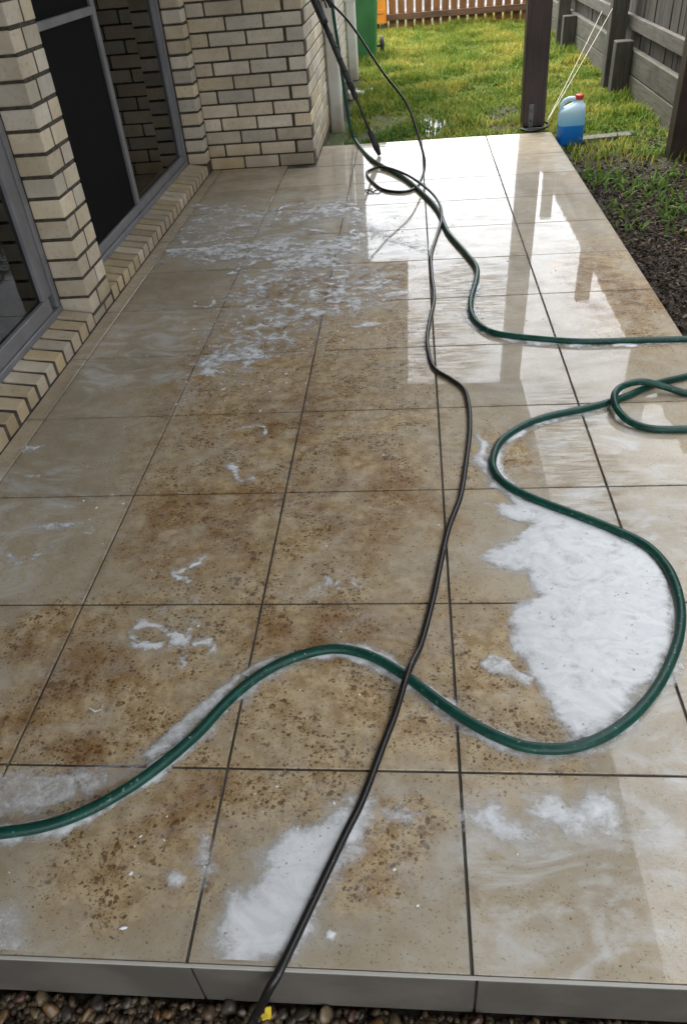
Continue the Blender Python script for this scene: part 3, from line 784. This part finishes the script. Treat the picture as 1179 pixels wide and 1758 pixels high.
for k in range(8):
    bm = bmesh.new(); bmesh.ops.create_icosphere(bm, subdivisions=2, radius=1)
    off = Vector((rp.uniform(0, 9), rp.uniform(0, 9), 0))
    for v in bm.verts:
        d = v.co.normalized()
        f = 1 + .30 * math.sin(2.1 * d.x + off.x) * math.cos(1.7 * d.y + off.y) + .20 * math.sin(3.3 * d.z + off.x * 2 + 2 * d.y)
        v.co = d * f
    me = bm_me(bm, 'pebble', True); me.materials.append(M['pebble']); pebs.append(me)
placed = []
n = 0
while n < 30000 and len(placed) < 298:
    n += 1
    x, y = rp.uniform(-.62, 1.02), rp.uniform(-.44, -.362)
    r = rp.choice([.007, .008, .010, .012, .014])
    if any((x - a) ** 2 + (y - b) ** 2 < ((r + c) * .74) ** 2 for a, b, c in placed): continue
    placed.append((x, y, r))
    child('pebble', pebs[rp.randrange(8)], None, gb, (x, y, -.146 + r * .35), (rp.uniform(0, 6), rp.uniform(0, 6), rp.uniform(0, 6)), (r * rp.uniform(.9, 1.4), r, r * rp.uniform(.6, .9)))
# smaller stones that fill the gaps and go on out of view
it = []
for k in range(5200):
    x, y, r = rp.uniform(-.7, 1.1), rp.uniform(-.54, -.36), rp.uniform(.0035, .008)
    it.append((x, y, -.149 + r * .5 + rp.uniform(0, .006), r * rp.uniform(1, 1.5), r, r * rp.uniform(.6, .9), rp.uniform(0, 6)))
tag(child('pebble', bits(it, 3), simple('small_pebbles', (0.045, 0.03, 0.017), .55, (0.10, 0.068, 0.036), 40), gb), kind='stuff')
yt = thing('yellow_tag', (0.120, -0.372, -.135), 'bright yellow plastic scrap stuck between the pebbles below the step', 'scrap')
yl = simple('yellow_plastic', (0.60, 0.43, 0.02), .5)
bm = bmesh.new(); box_bm(bm, (0.113, -0.375, -.140), (0.124, -0.372, -.116), .0008, Euler((R(-30), R(6), R(10))))
child('strip', bm_me(bm), yl, yt)
bm = bmesh.new(); box_bm(bm, (0.108, -0.384, -.128), (0.118, -0.374, -.125), .0008, Euler((R(10), R(12), R(30))))
child('strip', bm_me(bm), yl, yt)

# ------------------------------------------------------------------ hoses
def hose_mat():
    g = NT('green_hose')
    v = g.pos()
    n = g.noise(v, 30, 4)
    c = g.mix(g.mr(n, .35, .7), (0.003, 0.042, 0.029), (0.005, 0.062, 0.043))
    c = g.mix(g.mr(g.noise(v, 120, 4, .7), .61, .72, 0, .55), c, (0.45, 0.55, 0.50))     # clinging suds
    g.set(Base_Color=c, Roughness=.38); g.b.inputs['Specular IOR Level'].default_value = .35; return g.m
def black_mat():
    g = NT('black_hose')
    v = g.pos()
    c = g.mix(g.mr(g.noise(v, 60, 4, .7), .62, .74, 0, .35), (0.012, 0.011, 0.010), (0.40, 0.39, 0.36))
    g.set(Base_Color=c, Roughness=.33); return g.m
M['hose'] = hose_mat(); M['bhose'] = black_mat()
RG, RB = .0112, .0074
def z0(p, r): return (p[0], p[1], r)
path = [Vector(p) for p in GREEN_UP[::1]]
path = [Vector((-.235, 5.10, 1.02)), Vector((-.18, 5.09, 1.03))] + path
gl = [Vector((p[0], p[1], RG)) for p in GREEN_A]
lp = [Vector((p[0], p[1], RG + dz)) for p, dz in zip(GREEN_LOOP, (0, 0, .004, .016, .027, .026, .027, .012, .0))]
mn = [Vector((p[0], p[1], RG)) for p in GREEN_MAIN]
path += gl + [Vector((1.42, 1.74, .012)), Vector((1.56, 1.66, -.035)), Vector((1.62, 1.42, -.038)), Vector((1.52, 1.20, -.03)), Vector((1.38, 1.15, .010)), Vector((1.28, 1.148, RG))]
path += lp + [Vector((1.34, 1.36, RG)), Vector((1.46, 1.37, -.01)), Vector((1.53, 1.44, -.035)), Vector((1.46, 1.50, -.015)), Vector((1.36, 1.50, .014))]
path += mn
gh = tag(link('garden_hose', tube(catmull(path, .010), RG, 14), M['hose']), 'dark green garden hose winding across the wet tiles', 'hose')
bk = [Vector(p) for p in BLACK_AIR]
nb_ = len(BLACK_FLOOR)
for i, p in enumerate(BLACK_FLOOR):
    z = RB
    if 8 <= i <= 10: z = RB + .020
    if i in (7, 11): z = RB + .010
    bk.append(Vector((p[0], p[1], z)))
bk += [Vector((0.135, -0.378, -.016)), Vector((0.116, -0.387, -.065)), Vector((0.099, -0.393, -.105)), Vector((0.079, -0.443, -.128)), Vector((.02, -.62, -.132))]
pth = catmull(bk, .010)
cross = Vector((.358, .205))                              # it rides over the green hose here
for v in pth:
    d = (Vector((v.x, v.y)) - cross).length
    if d < .11 and v.z > 0: v.z += .0255 * .5 * (1 + math.cos(math.pi * d / .11))
for v in pth:                                             # and over the step edge
    if -.40 < v.y < -.30 and v.z > -.03 and v.x < .2: v.z = max(v.z, RB + .001 if v.y > -.36 else v.z)
bh = tag(link('pressure_hose', tube([Vector((-.2, 4.78, 1.0)), Vector((-.16, 4.765, .945))] + pth, RB, 12), M['bhose']), 'thin black pressure hose running from the wand down the patio', 'hose')

# ------------------------------------------------------------------ pressure washer wand leaning on the wall
wd = thing('pressure_washer_wand', (.16, 4.66, 0), 'black pressure washer wand leaning against the brick wall', 'wand')
A, B = Vector((.163, 4.655, .006)), Vector((-.225, 4.752, .955))
def P(t): return A.lerp(B, t)
def seg(t0, t1, rs, nm, mat, n=8, sg=14):
    pts = [P(t0 + (t1 - t0) * i / n) for i in range(n + 1)]
    rr = [rs[0] + (rs[1] - rs[0]) * i / n for i in range(n + 1)]
    return child(nm, tube(pts, rr, sg), mat, wd)
seg(0.0, .045, (.012, .021), 'nozzle_tip', black_plastic)
seg(.046, .16, (.022, .017), 'nozzle', black_plastic)
seg(.161, .37, (.0085, .0085), 'lance', simple('lance_steel', (0.03, 0.03, 0.03), .3, metallic=.6))
seg(.36, .40, (.017, .019), 'coupling', black_plastic)
seg(.401, .80, (.0185, .019), 'grip', black_plastic)
for t in (.45, .52, .59, .66, .73): seg(t, t + .012, (.0205, .0205), 'grip_ring', black_plastic, 2)
seg(.801, 1.0, (.024, .028), 'gun_body', black_plastic)
child('gun_handle', tube(catmull([P(.98), P(.98) + Vector((.05, -.02, .02)), P(.98) + Vector((.10, -.02, -.04)), P(.98) + Vector((.12, -.01, -.08))], .012), .018, 10), black_plastic, wd)
child('trigger', tube(catmull([P(.95) + Vector((.02, 0, 0)), P(.95) + Vector((.06, 0, -.02)), P(.95) + Vector((.075, 0, -.06))], .012), .006, 8), black_plastic, wd)
tap = thing('garden_tap', (-.26, 5.1, 1.0), 'brass garden tap on the brick side wall where the hose ends', 'tap')
brass = simple('brass', (0.45, 0.30, 0.10), .3, metallic=1.0)
child('spout', tube(catmull([(-.266, 5.10, 1.06), (-.22, 5.10, 1.06), (-.20, 5.10, 1.05), (-.195, 5.10, 1.025)], .008), .012, 10), brass, tap)
child('tap_handle', tube([Vector((-.225, 5.07, 1.095)), Vector((-.225, 5.13, 1.095))], .007, 8), brass, tap)
child('stem', tube([Vector((-.225, 5.10, 1.06)), Vector((-.225, 5.10, 1.095))], .006, 8), brass, tap)

# ------------------------------------------------------------------ foam
def foam_mat(name='soap_foam', s2=38, a2=.95, ss=13, asw=.5, dst=2.2):
    g = NT(name)
    p = g.pos()
    a = g.attr('cover')
    n = g.noise(p, 170, 5, .7); n2 = g.noise(p, s2, 6, .68, dist=.7)
    sw = g.noise(g.vscale(p, (1, 1.4, 1)), ss, 6, .62, dist=dst)             # stirred streaks
    pit = g.mr(g.noise(p, 120, 2, .5), .66, .72)
    pit = g.math('MULTIPLY', pit, g.mr(g.noise(p, 14, 3), .45, .6))
    cov = g.math('ADD', a, g.math('MULTIPLY', g.math('SUBTRACT', n2, .5), a2))
    cov = g.math('ADD', cov, g.math('MULTIPLY', g.math('SUBTRACT', n, .5), .5))
    cov = g.math('ADD', cov, g.math('MULTIPLY', g.math('SUBTRACT', sw, .5), asw))
    alpha = g.mr(cov, .05, 1.1)
    alpha = g.math('MULTIPLY', alpha, g.math('SUBTRACT', 1.0, g.math('MULTIPLY', pit, .6)))
    c = g.mix(g.mr(sw, .35, .65), (0.66, 0.67, 0.68), (0.77, 0.78, 0.785))
    g.set(Base_Color=c, Roughness=.4, Alpha=alpha)
    h = g.math('ADD', g.math('MULTIPLY', n2, .35), g.math('ADD', g.math('MULTIPLY', sw, .6), g.math('MULTIPLY', n, .12)))
    g.set(Normal=g.bump(h, .20, .003))
    return g.m
M['foam'] = foam_mat(); M['suds'] = foam_mat('loose_suds', 26, 2.6, 7, 2.0, 1.2)
def seg_dist(X, Y, P_, closed):
    P_ = np.array(P_); n = len(P_)
    d = np.full(X.shape, 1e9); ins = np.zeros(X.shape, bool)
    for i in range(n if closed else n - 1):
        a, b = P_[i], P_[(i + 1) % n]
        e = b - a; L = (e ** 2).sum() + 1e-12
        t = np.clip(((X - a[0]) * e[0] + (Y - a[1]) * e[1]) / L, 0, 1)
        d = np.minimum(d, np.hypot(X - a[0] - t * e[0], Y - a[1] - t * e[1]))
        if closed:
            c = (a[1] > Y) != (b[1] > Y)
            xi = (b[0] - a[0]) * (Y - a[1]) / (b[1] - a[1] + 1e-12) + a[0]
            ins ^= c & (X < xi)
    return np.where(ins, d, -d) if closed else d
def sstep(x, a, b):
    t = np.clip((x - a) / (b - a), 0, 1); return t * t * (3 - 2 * t)
def foam_obj(name, shape, h, label, height=.006, soft=.02, strength=1.0, warp=.02, wf=14, strokes=None, width=.006, seed=0, stretch=1.0, cat='foam', lim=True, patch=.65, mat='foam'):
    pts = np.array([q for s in (strokes or [shape]) for q in s])
    lo, hi = pts.min(0) - .05, pts.max(0) + .05
    if lim:
        lo[0] = max(lo[0], -.955); hi[0] = min(hi[0], 1.345); lo[1] = max(lo[1], -.343)
    gx, gy = np.arange(lo[0], hi[0], h), np.arange(lo[1], hi[1], h * stretch)
    X, Y = np.meshgrid(gx, gy, indexing='ij')
    XW = X + (fbm(X * wf, Y * wf, 4, seed) - .5) * 2 * warp
    YW = Y + (fbm(X * wf, Y * wf, 4, seed + 40) - .5) * 2 * warp
    if strokes:
        d = np.full(X.shape, 1e9)
        for s in strokes: d = np.minimum(d, seg_dist(XW, YW, s, False))
        wv = width * (.35 + 1.3 * fbm(X * 22, Y * 22, 3, seed + 7))
        c = sstep(-d, -wv * 2.0, -wv * .1) * (1 - patch + (patch + .25) * sstep(fbm(X * 16, Y * 16, 3, seed + 9), .38, .62))
    else:
        sdv = seg_dist(XW, YW, shape, True)
        c = .62 * sstep(sdv, -soft * .4, soft * .8) + .38 * sstep(sdv, -soft * 1.6, soft * 1.3)
    lump = fbm(X * 26, Y * 26, 4, seed + 3); fine = fbm(X * 90, Y * 90, 3, seed + 5)
    Z = .0012 + height * c ** 1.4 * (.55 + .5 * lump) + height * .10 * c * fine
    cov = np.clip(c * strength * (.72 + .55 * lump), 0, 1.3)
    idx = np.arange(X.size).reshape(X.shape)
    q = np.stack([idx[:-1, :-1], idx[1:, :-1], idx[1:, 1:], idx[:-1, 1:]], -1)
    on = c > .015
    km = on[:-1, :-1] | on[1:, :-1] | on[1:, 1:] | on[:-1, 1:]
    q = q[km]
    used = np.unique(q); remap = np.full(X.size, -1); remap[used] = np.arange(len(used))
    V = np.stack([X, Y, Z], -1).reshape(-1, 3)[used]
    me = mesh_np(V, remap[q], smooth=True)
    vattr(me, 'cover', cov.ravel()[used])
    o = link(name, me, M[mat])
    return tag(o, label, cat)
FL = {
 'big': ('large white foam sheet filling the curve of the green hose', dict(h=.0035, height=.0045, soft=.034, warp=.030, strength=1.12)),
 'strip': ('long white foam patch under the black hose at the front edge', dict(h=.003, height=.002, soft=.05, warp=.035, strength=1.12)),
 'fuzzA': ('small fuzzy foam spot just right of the black hose near the front', dict(h=.003, height=.004, soft=.03, warp=.02, strength=.62)),
 'cloudL': ('cloud-shaped foam patch on the grout line, left of a pair at the front', dict(h=.003, height=.002, soft=.05, warp=.03, strength=.95)),
 'cloudR': ('cloud-shaped foam patch, right of a pair at the front', dict(h=.003, height=.002, soft=.05, warp=.03, strength=.9)),
 'filmR': ('thin grey soap film in the front right corner', dict(h=.004, height=.002, soft=.03, warp=.03, strength=.22)),
 'filmL': ('thin soap film above the green hose at the left edge', dict(h=.0035, height=.003, soft=.03, warp=.02, strength=.55)),
 'hoseL': ('foam streak lying along the rising bend of the green hose', dict(h=.003, height=.005, soft=.018, warp=.012, strength=.8)),
 'cornerL': ('foam patch at the front left corner of the patio', dict(h=.0035, height=.003, soft=.03, warp=.02, strength=.5)),
 'lobes': ('lobed bubbly foam blot left of the large foam sheet', dict(h=.0025, height=.006, soft=.012, warp=.014, strength=.7)),
 'upA': ('bubbly foam ridge nearest the brick wall corner', dict(h=.005, height=.005, soft=.06, warp=.06, wf=9, strength=.62, mat='suds')),
 'upB': ('long bubbly foam band across the tiles before the brick wall', dict(h=.005, height=.005, soft=.09, warp=.09, wf=8, strength=.66, mat='suds')),
 'upC': ('curved foam trail reaching right toward the joined hoses', dict(h=.005, height=.003, soft=.05, warp=.05, wf=9, strength=.55, mat='suds')),
 'upD': ('milky suds sheet on the tiles in front of the far sliding door', dict(h=.006, height=.002, soft=.10, warp=.08, wf=7, strength=.42, mat='suds')),
 'upE': ('loose suds trailing over the brown tiles below the foam band', dict(h=.005, height=.002, soft=.08, warp=.08, wf=8, strength=.40, mat='suds')),
 'midA': ('slim foam splash below the long foam band', dict(h=.004, height=.003, soft=.025, warp=.04, strength=.62, mat='suds')),
 'midB': ('hooked foam splash on the grout line below the foam band', dict(h=.004, height=.003, soft=.025, warp=.04, strength=.62, mat='suds')),
 'midC': ('short foam streak at the edge of the sky reflection', dict(h=.004, height=.004, soft=.02, warp=.02, strength=.75)),
 'midD': ('flat foam fleck in the middle of the brown tiles', dict(h=.004, height=.004, soft=.02, warp=.02, strength=.7)),
 'star': ('star-shaped foam splash in the middle left', dict(h=.003, height=.004, soft=.025, warp=.05, wf=14, strength=.72, mat='suds')),
 'tri': ('ragged foam splash touching the star-shaped splash', dict(h=.003, height=.003, soft=.025, warp=.05, wf=14, strength=.6, mat='suds')),
 'fan': ('fan-shaped foam smear on the left grout line', dict(h=.003, height=.002, soft=.03, warp=.03, strength=.4, mat='suds')),
 'blotA': ('foam blot just above a cross grout line in the centre', dict(h=.003, height=.003, soft=.025, warp=.03, strength=.6, mat='suds')),
 'dotA': ('round foam dot on the front left tile', dict(h=.0025, height=.004, soft=.014, warp=.006, strength=.75)),
 'dotB': ('tiny bright foam dot right of the long front foam patch', dict(h=.002, height=.004, soft=.008, warp=.004, strength=.95)),
 'driftA': ('faint foam drift on the front centre tile', dict(h=.003, height=.003, soft=.03, warp=.03, strength=.5)),
 'groutA': ('fuzzy foam streak beside the front left grout line', dict(h=.003, height=.003, soft=.022, warp=.012, strength=.6)),
}
for n, (k, (lab, kw)) in enumerate(FL.items()):
    foam_obj('foam_patch', FOAM[k], label=lab, seed=n * 5 + 2, **kw)
SL = {
 'swirl': ('looping foam swirl on the front left tiles', dict(h=.002, width=.010, warp=.022, wf=18, strength=.60, height=.002)),
 'ring': ('tiny curled foam ring left of the green hose', dict(h=.0015, width=.0028, warp=.003, strength=.9, height=.003)),
 'squig': ('squiggly foam trace on the grey tiles at left', dict(h=.003, width=.009, warp=.03, strength=.55, height=.002)),
 'wispA': ('faint foam wisps on the grey tiles at the left edge', dict(h=.0025, width=.011, warp=.03, wf=16, strength=.42, height=.0015)),
 'wispB': ('scattered foam wisps on the brown centre tiles', dict(h=.0025, width=.010, warp=.03, wf=18, strength=.55, height=.002)),
 'fanR': ('bright foam rims around the bubbly band', dict(h=.004, width=.012, warp=.05, wf=9, strength=.9, height=.005)),
 'bub': ('lines of bubbles along the long foam band', dict(h=.004, width=.016, warp=.06, wf=9, strength=.8, height=.005)),
}
TR = []
for n, (k, (lab, kw)) in enumerate(SL.items()):
    o = foam_obj('foam_wisp', None, label=lab, strokes=STROKES[k], seed=n * 7 + 200, mat='suds', **kw)
    if k in ('wispA', 'wispB', 'flow', 'squig', 'bub', 'fanR'):           # faint broken traces nobody could count: joined below
        TR.append(o)
vs_, fs_, cv_, nb0 = [], [], [], 0
for o in TR:
    me = o.data; n = len(me.vertices)
    v = np.zeros(n * 3, np.float32); me.vertices.foreach_get('co', v)
    q = np.zeros(len(me.loops), np.int32); me.loops.foreach_get('vertex_index', q)
    c = np.zeros(n, np.float32); me.attributes['cover'].data.foreach_get('value', c)
    vs_.append(v.reshape(-1, 3)); fs_.append(q.reshape(-1, 4) + nb0); cv_.append(c); nb0 += n
    bpy.data.objects.remove(o)
me = mesh_np(np.concatenate(vs_), np.concatenate(fs_), smooth=True); vattr(me, 'cover', np.concatenate(cv_))
tag(link('foam_traces', me, M['suds']), 'faint broken foam traces and bubble lines all over the tiles', 'foam', kind='stuff')
ed = [(p[0], p[1]) for p in GREEN_MAIN[3:]]
foam_obj('foam_fringe', None, .003, 'thin foam fringe hugging the curves of the green hose', strokes=[ed], width=.0175, warp=.007, strength=1.1, height=.003, seed=401, patch=.42)
foam_obj('foam_fringe', None, .004, 'pale foam fringe beside the far stretch of green hose', strokes=[[(p[0], p[1] - .01) for p in GREEN_A[9:]]], width=.021, warp=.008, strength=.95, height=.003, seed=411, patch=.45)
# loose flecks of foam: too many and too small to count
rg = np.random.RandomState(4)
fl = []
cl = [(-.05, 2.1, .42, .45, 320), (-.25, 1.7, .25, .3, 140), (.05, 3.0, .45, .30, 260), (.1, 1.0, .4, .5, 30), (-.55, .9, .2, .3, 40), (.4, .2, .5, .3, 30), (.2, -.15, .45, .14, 30), (1.0, 2.2, .22, .5, 40), (-.45, 1.9, .3, .4, 60)]
for cx, cy, sx, sy, n in cl:
    for _ in range(n):
        x, y = cx + rg.randn() * sx * .6, cy + rg.randn() * sy * .6
        if not (-.95 < x < 1.33 and -.33 < y < 4.4): continue
        r = .0010 + .0030 * rg.rand() ** 4
        fl.append((x, y, .0012, r * (1 + 1.8 * rg.rand() ** 2), r, r * .38, rg.rand() * 6))
tag(link('foam_flecks', bits(fl), simple('foam_fleck', (0.78, 0.79, 0.80), .5)), 'tiny loose foam flecks scattered over the wet tiles', 'foam', kind='stuff')
# bits of leaf stuck on the tiles
tw = thing('leaf_debris', (.14, 3.85, 0), 'dark twig scraps lying on the bright wet tiles by the hose loop', 'debris')
for a, b in (((.10, 3.86), (.15, 3.80)), ((.15, 3.82), (.20, 3.83)), ((.12, 3.80), (.14, 3.88))):
    child('twig', tube([Vector((a[0], a[1], .004)), Vector(((a[0] + b[0]) / 2, (a[1] + b[1]) / 2, .012)), Vector((b[0], b[1], .004))], .004, 6), black_plastic, tw)

# ------------------------------------------------------------------ lawn, weeds, mulch
def leaf_mat(name, a, b, c_):
    g = NT(name)
    r = g.attr('rnd'); p = g.pos()
    c = g.mix(g.mr(r, .1, .9, smooth=False), a, b)
    c = g.mix(g.mr(g.noise(p, 1.6, 4), .42, .66), c, c_)
    tr = g.n('BsdfTranslucent'); g.l(c, tr.inputs[0])
    g.set(Base_Color=c, Roughness=.7); g.b.inputs['Specular IOR Level'].default_value = .2
    mx = g.n('MixShader'); mx.inputs[0].default_value = .3
    g.l(g.b.outputs[0], mx.inputs[1]); g.l(tr.outputs[0], mx.inputs[2]); g.l(mx.outputs[0], g.out.inputs['Surface'])
    return g.m
M['grass'] = leaf_mat('lawn_grass', (0.075, 0.145, 0.018), (0.24, 0.28, 0.036), (0.36, 0.33, 0.06))
M['weed'] = leaf_mat('weed_leaf', (0.05, 0.125, 0.018), (0.13, 0.22, 0.035), (0.10, 0.17, 0.03))
def blades(n, xr, yr, dens, lmin, lmax, wmin, wmax, seed, lean=.9):
    rs = np.random.RandomState(seed)
    x, y = rs.uniform(*xr, n), rs.uniform(*yr, n)
    k = rs.rand(n) < dens(x, y)
    x, y = x[k], y[k]; n = len(x)
    z = yard_height(x, y) - .004
    th = rs.uniform(0, 2 * np.pi, n); ln = rs.uniform(lmin, lmax, n) * (.35 + 1.3 * sstep(fbm(x * 3.2, y * 3.2, 3, 8), .25, .75)); wd_ = rs.uniform(wmin, wmax, n)
    le = rs.uniform(.15, lean, n)
    dx, dy = np.cos(th), np.sin(th); px, py = -dy, dx
    V = np.zeros((n, 5, 3))
    for i, (t, ws) in enumerate(((0, 1), (.55, .9), (1, 0))):
        cx, cy = x + dx * ln * le * t ** 1.6, y + dy * ln * le * t ** 1.6
        cz = z + ln * (t - le * .45 * t ** 2.2)
        if i < 2:
            V[:, 2 * i] = np.stack([cx - px * wd_ * ws / 2, cy - py * wd_ * ws / 2, cz], -1)
            V[:, 2 * i + 1] = np.stack([cx + px * wd_ * ws / 2, cy + py * wd_ * ws / 2, cz], -1)
        else: V[:, 4] = np.stack([cx, cy, cz], -1)
    b = (np.arange(n) * 5)[:, None]
    F = np.concatenate([b + [0, 1, 3], b + [0, 3, 2], b + [2, 3, 4]], 0)
    me = mesh_np(V.reshape(-1, 3), F)
    vattr(me, 'rnd', np.repeat(rs.rand(n), 5))
    return me
def off_patio(x, y): return ((x > 1.40) | (y > 5.06)) & ~((x < -.12) & (y < 8.2)) & (x < 2.16) & (y < 12.4)
def puddle_gap(x, y): return 1 - np.exp(-(((x - .58) / .16) ** 2 + ((y - 5.75) / .32) ** 2) * 1.2) * .97
def dens_grass(x, y):
    d = .45 + .55 * sstep(fbm(x * 1.7, y * 1.7, 3, 21), .35, .6)
    d = d * (.4 + .6 * sstep(y, 5.2, 6.2)) * np.where((x > 1.38) & (y < 5.2), sstep(y, 4.0, 5.0) * .8, 1)
    d = d * np.where((x < .35) & (y < 6.2), .35, 1)
    return d * off_patio(x, y) * puddle_gap(x, y)
tag(link('lawn_grass', blades(170000, (-.9, 2.16), (4.0, 12.3), dens_grass, .03, .095, .0045, .011, 1), M['grass']), 'yellow green grass of the back lawn', 'grass', kind='stuff')
def dens_weed(x, y):
    d = sstep(fbm(x * 2.3 + 5, y * 2.3, 3, 33), .40, .56)
    d = d * np.where(y < 5.0, .20 * sstep(y, 2.8, 3.5) + .40 * sstep(y, 3.6, 4.5), 1) * np.where(y > 8.5, .4, 1)
    return d * off_patio(x, y) * puddle_gap(x, y)
tag(link('lawn_weeds', blades(80000, (-.4, 2.16), (2.8, 11), dens_weed, .022, .07, .008, .019, 2, 1.25), M['weed']), 'broad leafed dark green weeds among the lawn and bed', 'weeds', kind='stuff')
pud = [(.58 + .15 * math.cos(t) * (1 + .25 * math.sin(3 * t + 1)), 5.72 + .34 * math.sin(t) * (1 + .2 * math.sin(2 * t)), -.052) for t in [i * 2 * math.pi / 40 for i in range(40)]]
wg = NT('puddle_water'); wg.set(Base_Color=(.05, .045, .035, 1), Roughness=.06); wg.set(Normal=wg.bump(wg.noise(wg.pos(), 30, 3), .1, .004))
tag(link('puddle', mesh_from(pud + [(.58, 5.72, -.052)], [(i, (i + 1) % 40, 40) for i in range(40)]), wg.m), kind='structure')
# bark, leaf litter and clods on the bed to the right and along the lawn edge
def chips(n, xr, yr, dens, smin, smax, seed):
    rs = np.random.RandomState(seed)
    x, y = rs.uniform(*xr, n), rs.uniform(*yr, n)
    k = rs.rand(n) < dens(x, y)
    x, y = x[k], y[k]; n = len(x)
    z = yard_height(x, y) + rs.uniform(.0, .012, n)
    s = rs.uniform(smin, smax, n) * (.6 + .9 * rs.rand(n) ** 3)
    base = np.array([(-1, -.45, 0), (1, -.5, 0), (1.1, .4, 0), (-.9, .5, 0), (-.8, -.3, .35), (.8, -.35, .3), (.7, .3, .4), (-.7, .3, .3)])
    base = base[None] * (1 + .35 * (rs.rand(n, 8, 3) - .5))
    a, b, c = rs.uniform(0, 6.28, n), rs.normal(0, .45, n), rs.normal(0, .45, n)
    ca, sa, cb, sb, cc, sc = np.cos(a), np.sin(a), np.cos(b), np.sin(b), np.cos(c), np.sin(c)
    o = np.zeros(n); l = np.ones(n)
    Rz = np.stack([np.stack([ca, -sa, o], -1), np.stack([sa, ca, o], -1), np.stack([o, o, l], -1)], 1)
    Ry = np.stack([np.stack([cb, o, sb], -1), np.stack([o, l, o], -1), np.stack([-sb, o, cb], -1)], 1)
    Rx = np.stack([np.stack([l, o, o], -1), np.stack([o, cc, -sc], -1), np.stack([o, sc, cc], -1)], 1)
    Rm = Rz @ Ry @ Rx
    V = np.einsum('nij,nkj->nki', Rm, base * s[:, None, None] * .5) + np.stack([x, y, z], -1)[:, None]
    q = np.array([(0, 3, 2, 1), (4, 5, 6, 7), (0, 1, 5, 4), (1, 2, 6, 5), (2, 3, 7, 6), (3, 0, 4, 7)])
    F = ((np.arange(n) * 8)[:, None, None] + q[None]).reshape(-1, 4)
    me = mesh_np(V.reshape(-1, 3), F)
    vattr(me, 'rnd', np.repeat(rs.rand(n), 8))
    return me
def chip_mat():
    g = NT('bark_chips')
    cr = g.n('ValToRGB'); g.l(g.attr('rnd'), cr.inputs[0])
    e = cr.color_ramp.elements
    cols = [(0, (0.009, 0.006, 0.004)), (.35, (0.024, 0.015, 0.010)), (.62, (0.050, 0.031, 0.019)), (.85, (0.085, 0.058, 0.036)), (.955, (0.20, 0.155, 0.105))]
    while len(e) < len(cols): e.new(.5)
    for qq, (pz, c) in zip(e, cols): qq.position = pz; qq.color = c + (1,)
    g.set(Base_Color=cr.outputs[0], Roughness=.75); g.b.inputs['Specular IOR Level'].default_value = .2
    return g.m
M['chips'] = chip_mat()
def dens_chip(x, y): return (((x > 1.362) & (y < 5.1)) | ((y > 5.04) & (y < 5.5) & (x > -.2))) * np.where(y > 4.2, .35, 1.0)
tag(link('bark_mulch', chips(17000, (1.36, 2.16), (1.2, 5.6), dens_chip, .008, .026, 5), M['chips']), 'dark brown bark and leaf litter on the bed beside the patio', 'mulch', kind='stuff')
tag(link('leaf_litter', chips(2500, (-.2, 2.1), (5.04, 7.5), lambda x, y: off_patio(x, y) * np.where(y < 5.4, 1, .3), .008, .03, 6), M['chips']), 'leaf litter and soil crumbs at the lawn edge', 'litter', kind='stuff')
# a few pale fallen leaves one can pick out on the mulch
lm_ = simple('dry_leaf', (0.38, 0.27, 0.16), .6, (0.28, 0.18, 0.10), 40)
for (x, y, r, a, lab) in ((1.72, 3.05, .045, .3, 'pale dry leaf lying on dark mulch, largest one'), (1.50, 4.35, .03, 1.2, 'small pale leaf on the mulch close to the patio corner'), (1.55, 4.75, .028, 2.0, 'small pale leaf on the soil below the blue jug')):
    V = [(0, 0, .010)] + [(r * math.cos(t) * (1 if abs(math.cos(t)) > .3 else .8), r * .45 * math.sin(t), .004 + .008 * math.sin(2 * t + a)) for t in [i * 2 * math.pi / 12 for i in range(12)]]
    bm = bmesh.new()
    vv = [bm.verts.new(p) for p in V]
    for i in range(12): bm.faces.new((vv[0], vv[1 + i], vv[1 + (i + 1) % 12]))
    ex = bmesh.ops.solidify(bm, geom=bm.faces[:], thickness=.0012)
    o = link('dry_leaf', bm_me(bm, smooth=True), lm_, None, (x, y, float(yard_height(np.array(x), np.array(y))) + .012), (R(8), R(-6), a))
    tag(o, lab, 'leaf', 'dry leaves on the bed')
